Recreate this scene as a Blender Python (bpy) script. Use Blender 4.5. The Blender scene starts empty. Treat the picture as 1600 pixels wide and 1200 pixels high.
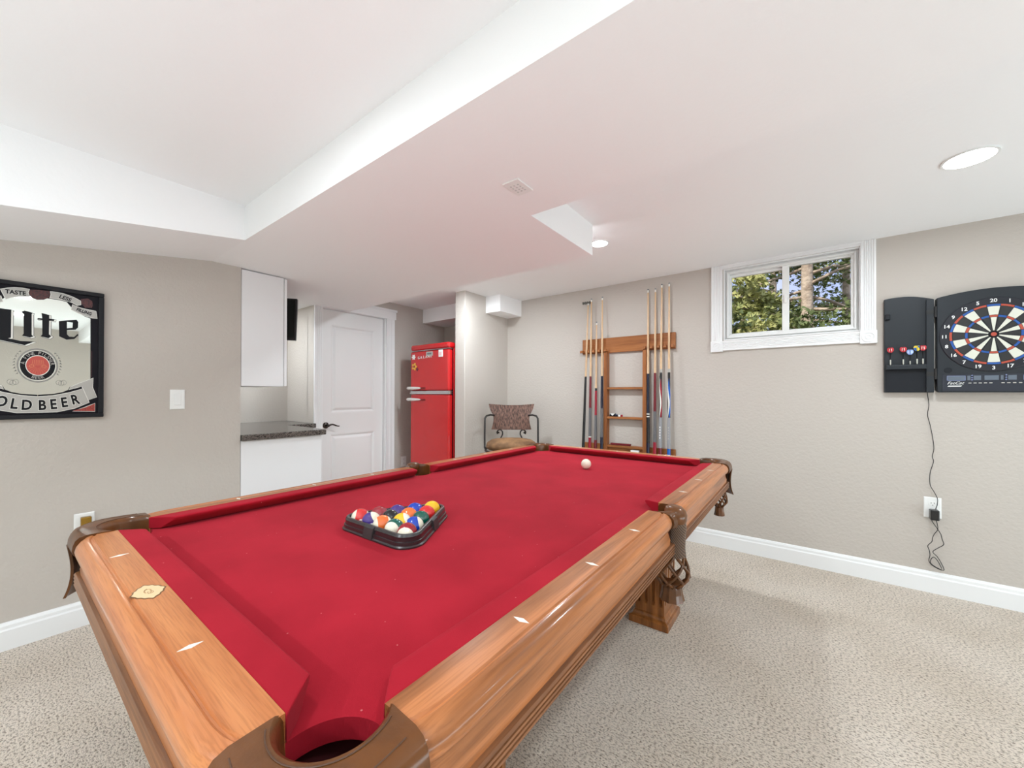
import bpy, bmesh, math, random
from mathutils import Vector, Matrix
random.seed(7)
C = bpy.context.scene.collection
PI = math.pi

# ------------------------------------------------------------------ camera
cam_data = bpy.data.cameras.new('camera')
cam = bpy.data.objects.new('camera', cam_data)
C.objects.link(cam)
F_PX, YAW, PITCH, ROLL, CAM_Z, V0 = 609.33, 0.64787, 0.00459, 0.0028, 1.18933, 613.46
fw = Vector((-math.sin(YAW)*math.cos(PITCH), math.cos(YAW)*math.cos(PITCH), math.sin(PITCH)))
rt = Vector((math.cos(YAW), math.sin(YAW), 0))
up = rt.cross(fw)
r2 = rt*math.cos(ROLL) + up*math.sin(ROLL)
u2 = up*math.cos(ROLL) - rt*math.sin(ROLL)
m = Matrix((r2, u2, -fw)).transposed().to_4x4()
m.translation = (0, 0, CAM_Z)
cam.matrix_world = m
cam_data.sensor_width = 36
cam_data.lens = F_PX*36/1600
cam_data.shift_y = (V0-600)/1600
cam_data.clip_start = 0.02
bpy.context.scene.camera = cam

# ------------------------------------------------------------------ view, world, sun, lamps
sc = bpy.context.scene
sc.view_settings.view_transform = 'Standard'
sc.view_settings.look = 'None'
sc.view_settings.gamma = 1
sc.view_settings.use_curve_mapping = False
EXPOSURE = 0.30
sc.view_settings.exposure = EXPOSURE
LAMP_W = 9.0                       # each recessed ceiling lamp
BOUNCE_R, BOUNCE_F = 62.0, 44.0
LAMP_COL = (.89, .995, 1.06)

world = bpy.data.worlds.new('world')
sc.world = world
world.use_nodes = True
nt = world.node_tree
bg = nt.nodes['Background']
tc = nt.nodes.new('ShaderNodeTexCoord')
ns = nt.nodes.new('ShaderNodeTexNoise'); ns.inputs['Scale'].default_value = 6; ns.inputs['Detail'].default_value = 4
rp = nt.nodes.new('ShaderNodeValToRGB')
rp.color_ramp.elements[0].position = .42; rp.color_ramp.elements[0].color = (.54, .65, 1.0, 1)
rp.color_ramp.elements[1].position = .62; rp.color_ramp.elements[1].color = (.86, .90, 1, 1)
nt.links.new(tc.outputs['Generated'], ns.inputs['Vector'])
nt.links.new(ns.outputs['Fac'], rp.inputs['Fac'])
nt.links.new(rp.outputs['Color'], bg.inputs['Color'])
bg.inputs['Strength'].default_value = 0.85

# added fill, not room lamps: large soft lights bounced off the ceiling in the unseen half of the room, to the right and behind the camera
def bounce(name, loc, rot, sx, sy, watts, col):
    d = bpy.data.lights.new(name, 'AREA'); d.shape = 'RECTANGLE'; d.size = sx; d.size_y = sy; d.energy = watts; d.color = col
    o = bpy.data.objects.new(name, d); C.objects.link(o); o.location = loc; o.rotation_euler = rot
bounce('bounce_right', (2.7, 1.3, .12), (0, PI-.62, 0), 1.0, 3.6, BOUNCE_R, (.84, 1.0, 1.08))
bounce('bounce_rear', (.0, -1.3, .3), (PI+.30, 0, 0), 4.2, 1.4, BOUNCE_F, (.84, 1.0, 1.08))

sun_d = bpy.data.lights.new('sun', 'SUN'); sun_d.energy = 3.4; sun_d.angle = .02; sun_d.color = (1, .95, .86)
sun = bpy.data.objects.new('sun', sun_d); C.objects.link(sun)
sun.rotation_euler = (math.radians(48), 0, math.radians(-28))   # from behind the house, over the roof

# ------------------------------------------------------------------ materials
def new_mat(name):
    mt = bpy.data.materials.new(name); mt.use_nodes = True
    return mt, mt.node_tree, mt.node_tree.nodes['Principled BSDF']
def srgb(r, g, b):
    f = lambda c: (c/255/12.92) if c/255 <= .04045 else ((c/255+.055)/1.055)**2.4
    return (f(r), f(g), f(b), 1)
def mat(name, col, rough=.5, metal=0, spec=None, coat=0, coat_r=.08, sheen=0, bump=None, var=None, emit=None, trans=0):
    mt, t, p = new_mat(name)
    p.inputs['Base Color'].default_value = col
    p.inputs['Roughness'].default_value = rough
    p.inputs['Metallic'].default_value = metal
    if spec is not None: p.inputs['Specular IOR Level'].default_value = spec
    if coat: p.inputs['Coat Weight'].default_value = coat; p.inputs['Coat Roughness'].default_value = coat_r
    if sheen: p.inputs['Sheen Weight'].default_value = sheen; p.inputs['Sheen Roughness'].default_value = .4
    if trans: p.inputs['Transmission Weight'].default_value = trans
    if emit: p.inputs['Emission Color'].default_value = emit[0]; p.inputs['Emission Strength'].default_value = emit[1]
    co = t.nodes.new('ShaderNodeTexCoord')
    if bump:                                            # (scale, strength, distance)
        n = t.nodes.new('ShaderNodeTexNoise'); n.inputs['Scale'].default_value = bump[0]; n.inputs['Detail'].default_value = 3
        b = t.nodes.new('ShaderNodeBump'); b.inputs['Strength'].default_value = bump[1]; b.inputs['Distance'].default_value = bump[2]
        t.links.new(co.outputs['Object'], n.inputs['Vector']); t.links.new(n.outputs['Fac'], b.inputs['Height'])
        t.links.new(b.outputs['Normal'], p.inputs['Normal'])
    if var:                                             # (scale, second colour, low, high)
        n = t.nodes.new('ShaderNodeTexNoise'); n.inputs['Scale'].default_value = var[0]; n.inputs['Detail'].default_value = 4
        r = t.nodes.new('ShaderNodeValToRGB')
        r.color_ramp.elements[0].position = var[2]; r.color_ramp.elements[0].color = col
        r.color_ramp.elements[1].position = var[3]; r.color_ramp.elements[1].color = var[1]
        t.links.new(co.outputs['Object'], n.inputs['Vector']); t.links.new(n.outputs['Fac'], r.inputs['Fac'])
        t.links.new(r.outputs['Color'], p.inputs['Base Color'])
    return mt
def wood(name, c1, c2, axis, rough=.28, coat=.35, scale=1.0, figure=.5):
    mt, t, p = new_mat(name)
    co = t.nodes.new('ShaderNodeTexCoord'); mp = t.nodes.new('ShaderNodeMapping')
    s = [28*scale, 28*scale, 28*scale]; s['xyz'.index(axis)] = 1.5*scale
    mp.inputs['Scale'].default_value = s
    n = t.nodes.new('ShaderNodeTexNoise'); n.inputs['Scale'].default_value = 1; n.inputs['Detail'].default_value = 5
    n.inputs['Distortion'].default_value = figure
    r = t.nodes.new('ShaderNodeValToRGB')
    r.color_ramp.elements[0].position = .33; r.color_ramp.elements[0].color = c2
    r.color_ramp.elements[1].position = .62; r.color_ramp.elements[1].color = c1
    mp2 = t.nodes.new('ShaderNodeMapping'); s2 = [350*scale]*3; s2['xyz'.index(axis)] = 12*scale
    mp2.inputs['Scale'].default_value = s2
    n2 = t.nodes.new('ShaderNodeTexNoise'); n2.inputs['Scale'].default_value = 1
    r2_ = t.nodes.new('ShaderNodeValToRGB')
    r2_.color_ramp.elements[0].position = .35; r2_.color_ramp.elements[0].color = (.78, .74, .7, 1)
    r2_.color_ramp.elements[1].position = .55; r2_.color_ramp.elements[1].color = (1, 1, 1, 1)
    mx = t.nodes.new('ShaderNodeMix'); mx.data_type = 'RGBA'; mx.blend_type = 'MULTIPLY'; mx.inputs['Factor'].default_value = .8
    for a, b in ((mp, n), (mp2, n2)):
        t.links.new(co.outputs['Object'], a.inputs['Vector']); t.links.new(a.outputs['Vector'], b.inputs['Vector'])
    t.links.new(n.outputs['Fac'], r.inputs['Fac']); t.links.new(n2.outputs['Fac'], r2_.inputs['Fac'])
    t.links.new(r.outputs['Color'], mx.inputs['A']); t.links.new(r2_.outputs['Color'], mx.inputs['B'])
    t.links.new(mx.outputs['Result'], p.inputs['Base Color'])
    p.inputs['Roughness'].default_value = rough
    p.inputs['Coat Weight'].default_value = coat; p.inputs['Coat Roughness'].default_value = .1; p.inputs['Specular IOR Level'].default_value = .25
    return mt
def carpet_mat():
    mt, t, p = new_mat('beige_carpet')
    co = t.nodes.new('ShaderNodeTexCoord')
    mp = t.nodes.new('ShaderNodeMapping'); mp.inputs['Scale'].default_value = (1, 1.6, 1)
    n = t.nodes.new('ShaderNodeTexNoise'); n.inputs['Scale'].default_value = 95; n.inputs['Detail'].default_value = 3; n.inputs['Roughness'].default_value = .7
    n2 = t.nodes.new('ShaderNodeTexNoise'); n2.inputs['Scale'].default_value = 1.6; n2.inputs['Detail'].default_value = 3
    r = t.nodes.new('ShaderNodeValToRGB'); e = r.color_ramp.elements
    e[0].position = .36; e[0].color = CARPET_DARK
    e[1].position = .52; e[1].color = CARPET_LIGHT
    r2_ = t.nodes.new('ShaderNodeValToRGB')
    r2_.color_ramp.elements[0].position = .38; r2_.color_ramp.elements[0].color = (.88, .86, .83, 1)
    r2_.color_ramp.elements[1].position = .6; r2_.color_ramp.elements[1].color = (1, 1, 1, 1)
    mx = t.nodes.new('ShaderNodeMix'); mx.data_type = 'RGBA'; mx.blend_type = 'MULTIPLY'; mx.inputs['Factor'].default_value = 1
    b = t.nodes.new('ShaderNodeBump'); b.inputs['Strength'].default_value = .9; b.inputs['Distance'].default_value = .012
    t.links.new(co.outputs['Object'], mp.inputs['Vector']); t.links.new(mp.outputs['Vector'], n.inputs['Vector'])
    t.links.new(co.outputs['Object'], n2.inputs['Vector'])
    t.links.new(n.outputs['Fac'], r.inputs['Fac']); t.links.new(n2.outputs['Fac'], r2_.inputs['Fac'])
    t.links.new(r.outputs['Color'], mx.inputs['A']); t.links.new(r2_.outputs['Color'], mx.inputs['B'])
    t.links.new(mx.outputs['Result'], p.inputs['Base Color'])
    t.links.new(n.outputs['Fac'], b.inputs['Height']); t.links.new(b.outputs['Normal'], p.inputs['Normal'])
    p.inputs['Roughness'].default_value = 1; p.inputs['Specular IOR Level'].default_value = .05
    p.inputs['Sheen Weight'].default_value = .15
    return mt
CARPET_DARK, CARPET_LIGHT = srgb(146, 131, 116), srgb(238, 225, 211)
def felt_mat():
    mt, t, p = new_mat('red_felt')
    co = t.nodes.new('ShaderNodeTexCoord')
    n = t.nodes.new('ShaderNodeTexNoise'); n.inputs['Scale'].default_value = 5; n.inputs['Detail'].default_value = 5
    r = t.nodes.new('ShaderNodeValToRGB')
    r.color_ramp.elements[0].position = .35; r.color_ramp.elements[0].color = srgb(153, 23, 38)
    r.color_ramp.elements[1].position = .65; r.color_ramp.elements[1].color = srgb(167, 28, 44)
    v = t.nodes.new('ShaderNodeTexVoronoi'); v.inputs['Scale'].default_value = 34
    v2 = t.nodes.new('ShaderNodeValToRGB')                     # scattered lint specks
    v2.color_ramp.elements[0].position = .035; v2.color_ramp.elements[0].color = (1, 1, 1, 1)
    v2.color_ramp.elements[1].position = .06; v2.color_ramp.elements[1].color = (0, 0, 0, 1)
    wn = t.nodes.new('ShaderNodeTexNoise'); wn.inputs['Scale'].default_value = 11
    gt = t.nodes.new('ShaderNodeMath'); gt.operation = 'GREATER_THAN'; gt.inputs[1].default_value = .49
    mu = t.nodes.new('ShaderNodeMath'); mu.operation = 'MULTIPLY'
    mu2 = t.nodes.new('ShaderNodeMath'); mu2.operation = 'MULTIPLY'; mu2.inputs[1].default_value = .5
    mx = t.nodes.new('ShaderNodeMix'); mx.data_type = 'RGBA'; mx.inputs['B'].default_value = srgb(225, 150, 150)
    n3 = t.nodes.new('ShaderNodeTexNoise'); n3.inputs['Scale'].default_value = 900
    b = t.nodes.new('ShaderNodeBump'); b.inputs['Strength'].default_value = .25; b.inputs['Distance'].default_value = .001
    for x in (n, v, wn, n3): t.links.new(co.outputs['Object'], x.inputs['Vector'])
    t.links.new(n.outputs['Fac'], r.inputs['Fac']); t.links.new(v.outputs['Distance'], v2.inputs['Fac'])
    t.links.new(wn.outputs['Fac'], gt.inputs[0]); t.links.new(v2.outputs['Color'], mu.inputs[0]); t.links.new(gt.outputs[0], mu.inputs[1])
    t.links.new(mu.outputs[0], mu2.inputs[0]); t.links.new(mu2.outputs[0], mx.inputs['Factor'])
    t.links.new(r.outputs['Color'], mx.inputs['A']); t.links.new(mx.outputs['Result'], p.inputs['Base Color'])
    t.links.new(n3.outputs['Fac'], b.inputs['Height']); t.links.new(b.outputs['Normal'], p.inputs['Normal'])
    p.inputs['Roughness'].default_value = .95; p.inputs['Specular IOR Level'].default_value = .1
    p.inputs['Sheen Weight'].default_value = .05; p.inputs['Sheen Tint'].default_value = (1, .6, .65, 1)
    return mt
def granite_mat():
    mt, t, p = new_mat('dark_granite')
    co = t.nodes.new('ShaderNodeTexCoord')
    v = t.nodes.new('ShaderNodeTexVoronoi'); v.inputs['Scale'].default_value = 160
    r = t.nodes.new('ShaderNodeValToRGB'); e = r.color_ramp.elements
    e[0].position = .1; e[0].color = srgb(26, 25, 24); e[1].position = .85; e[1].color = srgb(118, 110, 104)
    t.links.new(co.outputs['Object'], v.inputs['Vector']); t.links.new(v.outputs['Color'], r.inputs['Fac'])
    t.links.new(r.outputs['Color'], p.inputs['Base Color']); p.inputs['Roughness'].default_value = .18
    return mt
def wicker_mat():
    mt, t, p = new_mat('woven_brown')
    co = t.nodes.new('ShaderNodeTexCoord'); mp = t.nodes.new('ShaderNodeMapping'); mp.inputs['Scale'].default_value = (120, 120, 24)
    n = t.nodes.new('ShaderNodeTexNoise'); n.inputs['Scale'].default_value = 1.2; n.inputs['Detail'].default_value = 3
    r = t.nodes.new('ShaderNodeValToRGB'); e = r.color_ramp.elements
    e[0].position = .34; e[0].color = srgb(54, 38, 32); e[1].position = .68; e[1].color = srgb(142, 106, 92)
    b = t.nodes.new('ShaderNodeBump'); b.inputs['Strength'].default_value = .8; b.inputs['Distance'].default_value = .006
    t.links.new(co.outputs['Object'], mp.inputs['Vector']); t.links.new(mp.outputs['Vector'], n.inputs['Vector'])
    t.links.new(n.outputs['Fac'], r.inputs['Fac']); t.links.new(r.outputs['Color'], p.inputs['Base Color'])
    t.links.new(n.outputs['Fac'], b.inputs['Height']); t.links.new(b.outputs['Normal'], p.inputs['Normal'])
    p.inputs['Roughness'].default_value = .5
    return mt
def weave_leather():
    mt, t, p = new_mat('basket_weave_leather')
    co = t.nodes.new('ShaderNodeTexCoord'); mp = t.nodes.new('ShaderNodeMapping'); mp.inputs['Rotation'].default_value = (0.7, .6, .3)
    w = t.nodes.new('ShaderNodeTexWave'); w.inputs['Scale'].default_value = 55; w.inputs['Distortion'].default_value = .4
    r = t.nodes.new('ShaderNodeValToRGB'); e = r.color_ramp.elements
    e[0].color = srgb(54, 36, 24); e[1].color = srgb(108, 80, 60)
    b = t.nodes.new('ShaderNodeBump'); b.inputs['Strength'].default_value = .6; b.inputs['Distance'].default_value = .003
    t.links.new(co.outputs['Object'], mp.inputs['Vector']); t.links.new(mp.outputs['Vector'], w.inputs['Vector'])
    t.links.new(w.outputs['Fac'], r.inputs['Fac']); t.links.new(r.outputs['Color'], p.inputs['Base Color'])
    t.links.new(w.outputs['Fac'], b.inputs['Height']); t.links.new(b.outputs['Normal'], p.inputs['Normal'])
    p.inputs['Roughness'].default_value = .35
    return mt
def ball_mat(name, col, stripe):
    mt, t, p = new_mat(name)
    p.inputs['Roughness'].default_value = .4; p.inputs['Specular IOR Level'].default_value = 0; p.inputs['Coat Weight'].default_value = 1; p.inputs['Coat Roughness'].default_value = .03; p.inputs['Coat IOR'].default_value = 1.65
    if not stripe:
        p.inputs['Base Color'].default_value = col; return mt
    co = t.nodes.new('ShaderNodeTexCoord'); sp = t.nodes.new('ShaderNodeSeparateXYZ')
    ab = t.nodes.new('ShaderNodeMath'); ab.operation = 'ABSOLUTE'
    gt = t.nodes.new('ShaderNodeMath'); gt.operation = 'GREATER_THAN'; gt.inputs[1].default_value = .0155
    mx = t.nodes.new('ShaderNodeMix'); mx.data_type = 'RGBA'
    mx.inputs['A'].default_value = col; mx.inputs['B'].default_value = srgb(236, 228, 208)
    t.links.new(co.outputs['Object'], sp.inputs['Vector']); t.links.new(sp.outputs['Z'], ab.inputs[0])
    t.links.new(ab.outputs[0], gt.inputs[0]); t.links.new(gt.outputs[0], mx.inputs['Factor'])
    t.links.new(mx.outputs['Result'], p.inputs['Base Color'])
    return mt

M = {}
M['wall'] = mat('greige_paint', srgb(194, 186, 178), .75, spec=.25, bump=(55, .35, .008))
M['ceil'] = mat('white_ceiling_paint', srgb(246, 246, 246), .85, spec=.2, bump=(30, .15, .006))
M['trim'] = mat('white_trim', srgb(236, 236, 236), .35)
M['door'] = mat('white_door_paint', srgb(232, 232, 231), .4)
M['cabinet'] = mat('white_cabinet', srgb(232, 231, 232), .35)
M['carpet'] = carpet_mat()
M['felt'] = felt_mat()
M['granite'] = granite_mat()
HON1, HON2 = srgb(206, 134, 82), srgb(186, 112, 64)
WAL1, WAL2 = srgb(192, 122, 74), srgb(138, 84, 46)
M['honey_x'] = wood('honey_wood_along_x', HON1, HON2, 'x', .3, .5, 1.1, .3)
M['walnut_y'] = wood('brown_wood_along_y', WAL1, WAL2, 'y', .34, .3, .7, 1.3)
M['apron_x'] = wood('apron_wood_along_x', srgb(156, 104, 64), srgb(106, 68, 40), 'x', .3, .5, 1)
M['apron_y'] = wood('apron_wood_along_y', srgb(150, 100, 66), srgb(104, 68, 44), 'y', .34, .3, 1)
M['leg_wood'] = wood('leg_wood', srgb(156, 98, 50), srgb(108, 64, 30), 'z', .3, .3, .8)
M['rack_x'] = wood('oak_along_x', srgb(168, 108, 62), srgb(138, 84, 46), 'x', .4, .15, .8)
M['rack_z'] = wood('oak_along_z', srgb(164, 104, 60), srgb(134, 80, 44), 'z', .4, .15, .8)
M['leather'] = mat('brown_leather', srgb(104, 62, 28), .4, spec=.15, coat=.5, coat_r=.15, bump=(160, .2, .002), var=(14, srgb(80, 48, 22), .4, .65))
M['weave'] = weave_leather()
M['pearl'] = mat('pearl_inlay', srgb(240, 236, 226), .2)
M['black'] = mat('black_plastic', srgb(30, 29, 30), .3)
M['rackblack'] = mat('smoky_black_plastic', srgb(40, 36, 38), .28, coat=.3)
M['black_metal'] = mat('black_iron', srgb(34, 30, 28), .45)
M['white'] = mat('white_plastic', srgb(238, 238, 236), .35)
M['chrome'] = mat('chrome', srgb(205, 205, 205), .15, metal=1)
M['red_enamel'] = mat('red_enamel', srgb(196, 22, 26), .22, coat=.4)
M['mirror'] = mat('mirror_glass', srgb(222, 222, 216), .02, metal=1)
M['ink'] = mat('black_ink', srgb(16, 15, 20), .5, spec=.2)
M['silver'] = mat('silver_ink', srgb(176, 172, 166), .4)
M['cream'] = mat('cream_ink', srgb(232, 230, 222), .4)
M['brick_ink'] = mat('red_ink', srgb(176, 66, 54), .5, var=(220, srgb(120, 44, 38), .45, .6))
M['maroon'] = mat('maroon_ink', srgb(84, 34, 34), .5, var=(160, srgb(50, 24, 28), .45, .6))
M['charcoal'] = mat('charcoal_laminate', srgb(40, 44, 49), .45, spec=.3)
M['charcoal_dark'] = mat('dark_recess', srgb(26, 29, 35), .5, spec=.25)
gl, t_, p_ = new_mat('window_glass')
p_.inputs['Base Color'].default_value = (1, 1, 1, 1); p_.inputs['Roughness'].default_value = 0
p_.inputs['Transmission Weight'].default_value = 1; p_.inputs['IOR'].default_value = 1.02
M['glass'] = gl
M['lens'] = mat('lamp_lens', (1, 1, 1, 1), .4, emit=((1, .97, .94, 1), 20.0))

# ------------------------------------------------------------------ mesh helpers
def add_box(bm, x0, x1, y0, y1, z0, z1):
    v = [bm.verts.new(p) for p in ((x0,y0,z0),(x1,y0,z0),(x1,y1,z0),(x0,y1,z0),(x0,y0,z1),(x1,y0,z1),(x1,y1,z1),(x0,y1,z1))]
    for f in ((0,3,2,1),(4,5,6,7),(0,1,5,4),(1,2,6,5),(2,3,7,6),(3,0,4,7)): bm.faces.new([v[i] for i in f])
def box(*a):
    bm = bmesh.new(); add_box(bm, *a); return bm
def add_loft(bm, rings, caps=True, closed=False):
    vs = [[bm.verts.new(p) for p in r] for r in rings]
    n = len(vs[0])
    prs = list(zip(vs, vs[1:])) + ([(vs[-1], vs[0])] if closed else [])
    for a, b in prs:
        for i in range(n):
            bm.faces.new((a[i], a[(i+1) % n], b[(i+1) % n], b[i]))
    if caps and not closed:
        bm.faces.new(vs[0][::-1]); bm.faces.new(vs[-1])
def add_prism(bm, pts, fn, d0, d1):
    """2-D outline pts, lifted to space by fn(a, b, depth)"""
    add_loft(bm, [[fn(a, b, d0) for a, b in pts], [fn(a, b, d1) for a, b in pts]])
def add_tube(bm, pts, r, seg=8, closed=False):
    pts = [Vector(p) for p in pts]; n = len(pts); rings = []
    prev = None
    for i, p in enumerate(pts):
        a = pts[i-1] if (i or closed) else p
        b = pts[(i+1) % n] if (i < n-1 or closed) else p
        t = (b-a).normalized()
        if prev is None:
            ref = Vector((0, 0, 1)) if abs(t.z) < .9 else Vector((1, 0, 0))
            u = t.cross(ref).normalized()
        else:
            u = (prev - t*prev.dot(t)).normalized()
        prev = u; w = t.cross(u)
        rr = r[i] if isinstance(r, (list, tuple)) else r
        rings.append([p + (u*math.cos(2*PI*k/seg) + w*math.sin(2*PI*k/seg))*rr for k in range(seg)])
    add_loft(bm, rings, closed=closed)
def add_lathe(bm, prof, seg=24, c=(0,0,0), ax='z', sx=1, sy=1):
    rings = []
    for r, z in prof:
        ring = []
        for k in range(seg):
            a = 2*PI*k/seg; p = (r*math.cos(a)*sx, r*math.sin(a)*sy, z)
            if ax == 'y': p = (p[0], z, p[1])
            if ax == 'x': p = (z, p[0], p[1])
            ring.append((c[0]+p[0], c[1]+p[1], c[2]+p[2]))
        rings.append(ring)
    add_loft(bm, rings)
def add_ring(bm, fn, r0, r1, a0, a1, d0, d1, seg=12):
    """flat ring sector (angles in radians) lifted by fn(a, b, depth)"""
    pts = [(r1*math.cos(a0+(a1-a0)*k/seg), r1*math.sin(a0+(a1-a0)*k/seg)) for k in range(seg+1)]
    if r0 > 1e-5: pts += [(r0*math.cos(a1-(a1-a0)*k/seg), r0*math.sin(a1-(a1-a0)*k/seg)) for k in range(seg+1)]
    elif abs(a1-a0) < 2*PI-.01: pts.append((0, 0))
    else: pts.pop()
    add_prism(bm, pts, fn, d0, d1)
def add_annulus(bm, fn, r0, r1, d0, d1, seg=48, ey=1.0):
    rings = []
    for k in range(seg):
        a = 2*PI*k/seg; c, s = math.cos(a), math.sin(a)*ey
        rings.append([fn(r0*c, r0*s, d0), fn(r1*c, r1*s, d0), fn(r1*c, r1*s, d1), fn(r0*c, r0*s, d1)])
    add_loft(bm, rings, closed=True)
def add_relief(bm, fn, x0, x1, y0, y1, steps):
    """nested rectangles: steps of (inset, depth), lifted by fn(a, b, depth)"""
    rings = []
    for ins, d in steps:
        rings.append([bm.verts.new(fn(x, y, d)) for x, y in ((x0+ins, y0+ins), (x1-ins, y0+ins), (x1-ins, y1-ins), (x0+ins, y1-ins))])
    for a, b in zip(rings, rings[1:]):
        for i in range(4): bm.faces.new((a[i], a[(i+1) % 4], b[(i+1) % 4], b[i]))
    bm.faces.new(rings[-1])
def obj(name, bm, mt, parent=None, smooth=False, bevel=0, seg=2, recalc=True):
    if recalc: bmesh.ops.recalc_face_normals(bm, faces=bm.faces[:])
    me = bpy.data.meshes.new(name); bm.to_mesh(me); bm.free()
    if mt: me.materials.append(M[mt] if isinstance(mt, str) else mt)
    o = bpy.data.objects.new(name, me); C.objects.link(o)
    if parent: o.parent = parent
    if smooth:
        me.polygons.foreach_set('use_smooth', [True]*len(me.polygons))
        if smooth != 'all':
            try: me.set_sharp_from_angle(angle=math.radians(38))
            except Exception: pass
    if bevel:
        b = o.modifiers.new('bevel', 'BEVEL'); b.width = bevel; b.segments = seg; b.limit_method = 'ANGLE'; b.angle_limit = math.radians(40)
        b.harden_normals = False
    return o
def thing(name, label, cat, loc=(0,0,0), rotz=0, group=None):
    o = bpy.data.objects.new(name, None); C.objects.link(o)
    o.empty_display_size = .05
    o.location = loc; o.rotation_euler = (0, 0, rotz)
    return tag(o, label, cat, group)
def tag(o, label, cat, group=None):
    o['label'] = label; o['category'] = cat
    if group: o['group'] = group
    return o
def struct(name, bm, mt, parent=None, label=None, cat=None, **k):
    o = obj(name, bm, mt, parent, **k)
    if parent is None: o['kind'] = 'structure'
    if label: o['label'] = label
    if cat: o['category'] = cat
    return o
def struct_empty(name, label, cat):
    o = bpy.data.objects.new(name, None); C.objects.link(o); o['kind'] = 'structure'; o['label'] = label; o['category'] = cat
    return o
_glyph = {}
def text_mesh(body, size, thick=.0004, bold=0):
    key = (body, size, thick, bold)
    if key not in _glyph:
        cu = bpy.data.curves.new('glyphs', 'FONT'); cu.body = body; cu.size = size; cu.extrude = thick
        cu.align_x = 'CENTER'; cu.align_y = 'CENTER'; cu.resolution_u = 3; cu.offset = bold
        to = bpy.data.objects.new('glyphs', cu); C.objects.link(to)
        dg = bpy.context.evaluated_depsgraph_get(); dg.update()
        _glyph[key] = bpy.data.meshes.new_from_object(to.evaluated_get(dg))
        bpy.data.objects.remove(to)
    return _glyph[key]
def add_text(bm, body, size, origin, right, upv, rot=0, sx=1, sy=1, shear=0, thick=.0004, bold=0):
    me = text_mesh(body, size, thick, bold)
    right = Vector(right); upv = Vector(upv); nrm = right.cross(upv); o = Vector(origin)
    c, s = math.cos(rot), math.sin(rot)
    vs = []
    for v in me.vertices:
        x, y = v.co.x*sx + v.co.y*shear, v.co.y*sy
        x, y = x*c - y*s, x*s + y*c
        vs.append(bm.verts.new(o + right*x + upv*y + nrm*v.co.z))
    for p in me.polygons:
        try: bm.faces.new([vs[i] for i in p.vertices])
        except ValueError: pass
def arc_text(bm, body, size, center, radius, a_mid, step, right, upv, inward=False, **k):
    n = len(body)
    for i, ch in enumerate(body):
        if ch == ' ': continue
        d = (i-(n-1)/2)*step
        a = a_mid + (d if inward else -d)
        pos = Vector(center) + Vector(right)*radius*math.cos(a) + Vector(upv)*radius*math.sin(a)
        add_text(bm, ch, size, pos, right, upv, rot=(a+PI/2 if inward else a-PI/2), **k)

# ================================================================== the room
XL, YB, ZC, ZS = -2.965, 3.4214, 2.2, 2.017           # picture wall, window wall, ceiling, soffit underside
XD, XBAR, YRET = -3.667, -4.2, 1.78                   # door wall, bar back wall, bar return wall
XSL, XSR, YST = -2.79, -2.655, 2.745                  # stub wall by the fridge
XR, YF = 3.6, -2.8
struct('floor', box(XBAR-.12, XR+.12, YF-.12, YB+.2, -.1, 0), 'carpet', label='beige speckled cut pile carpet', cat='floor')
struct('ceiling', box(XBAR-.12, XR+.12, YF-.12, YB+.2, ZC, ZC+.12), 'ceil', label='white flat ceiling', cat='ceiling')
# dropped soffits
bm = bmesh.new()
fz = lambda a, b, d: (a, b, d)
add_prism(bm, [(XBAR-.02, .803), (XR, .803), (XR, 1.487), (-1.018, 1.487), (-1.018, 2.135), (XD-.02, 2.135), (XD-.02, YRET), (XBAR-.02, YRET)], fz, ZS, ZC+.01)
struct('ceiling_beam', bm, 'ceil', label='white dropped ceiling over pool table', cat='ceiling')
bm = bmesh.new()
fs = lambda a, b, d: (d, a, b)
add_prism(bm, [(.805, ZC+.01), (.805, ZS), (-.4, ZS-.151*1.205), (-.9, ZS-.2), (YF, ZS-.2), (YF, ZC+.01)], fs, XL-.02, -2.414)
struct('ceiling_soffit', bm, 'ceil', label='white sloping soffit above framed mirror', cat='ceiling')
struct('ceiling_bulkhead', box(XD-.01, XSL+.01, 3.076, YB+.01, 2.038, ZC+.01), 'ceil', label='white bulkhead above red fridge', cat='ceiling')
struct('ceiling_box', box(XSR-.01, -2.465, 3.055, YB+.01, 2.03, ZC+.01), 'ceil', label='small white ceiling box in corner', cat='ceiling')
# walls
struct('wall_left', box(XL-.12, XL, YF, .966, 0, ZC+.01), 'wall', label='greige wall with framed mirror', cat='wall')
struct('wall_bar', box(XBAR-.12, XBAR, .8, YRET+.1, 0, ZC+.01), 'wall')
struct('wall_bar_side', box(XBAR-.02, XD-.115, YRET, YRET+.1, 0, ZC+.01), 'wall')
struct('wall_bar_rear', box(XBAR-.02, XL-.11, .8, .9, 0, ZC+.01), 'wall')
bm = bmesh.new()
add_box(bm, XD-.12, XD, YRET, 1.852, 0, ZC+.01); add_box(bm, XD-.12, XD, 2.564, YB+.1, 0, ZC+.01); add_box(bm, XD-.12, XD, 1.852, 2.564, 2.022, ZC+.01)
struct('wall_door', bm, 'wall', label='greige wall around white door', cat='wall')
struct('wall_stub', box(XSL, XSR, YST, YB+.05, 0, ZC+.01), 'wall', label='short greige wall beside red fridge', cat='wall', bevel=.008)
WX0, WX1, WZ0, WZ1 = -.520, .281, 1.612, 2.168        # window opening
bm = bmesh.new()
add_box(bm, XD-.12, WX0, YB, YB+.2, 0, ZC+.01); add_box(bm, WX1, XR+.12, YB, YB+.2, 0, ZC+.01)
add_box(bm, WX0, WX1, YB, YB+.2, 0, WZ0); add_box(bm, WX0, WX1, YB, YB+.2, WZ1, ZC+.01)
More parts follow.
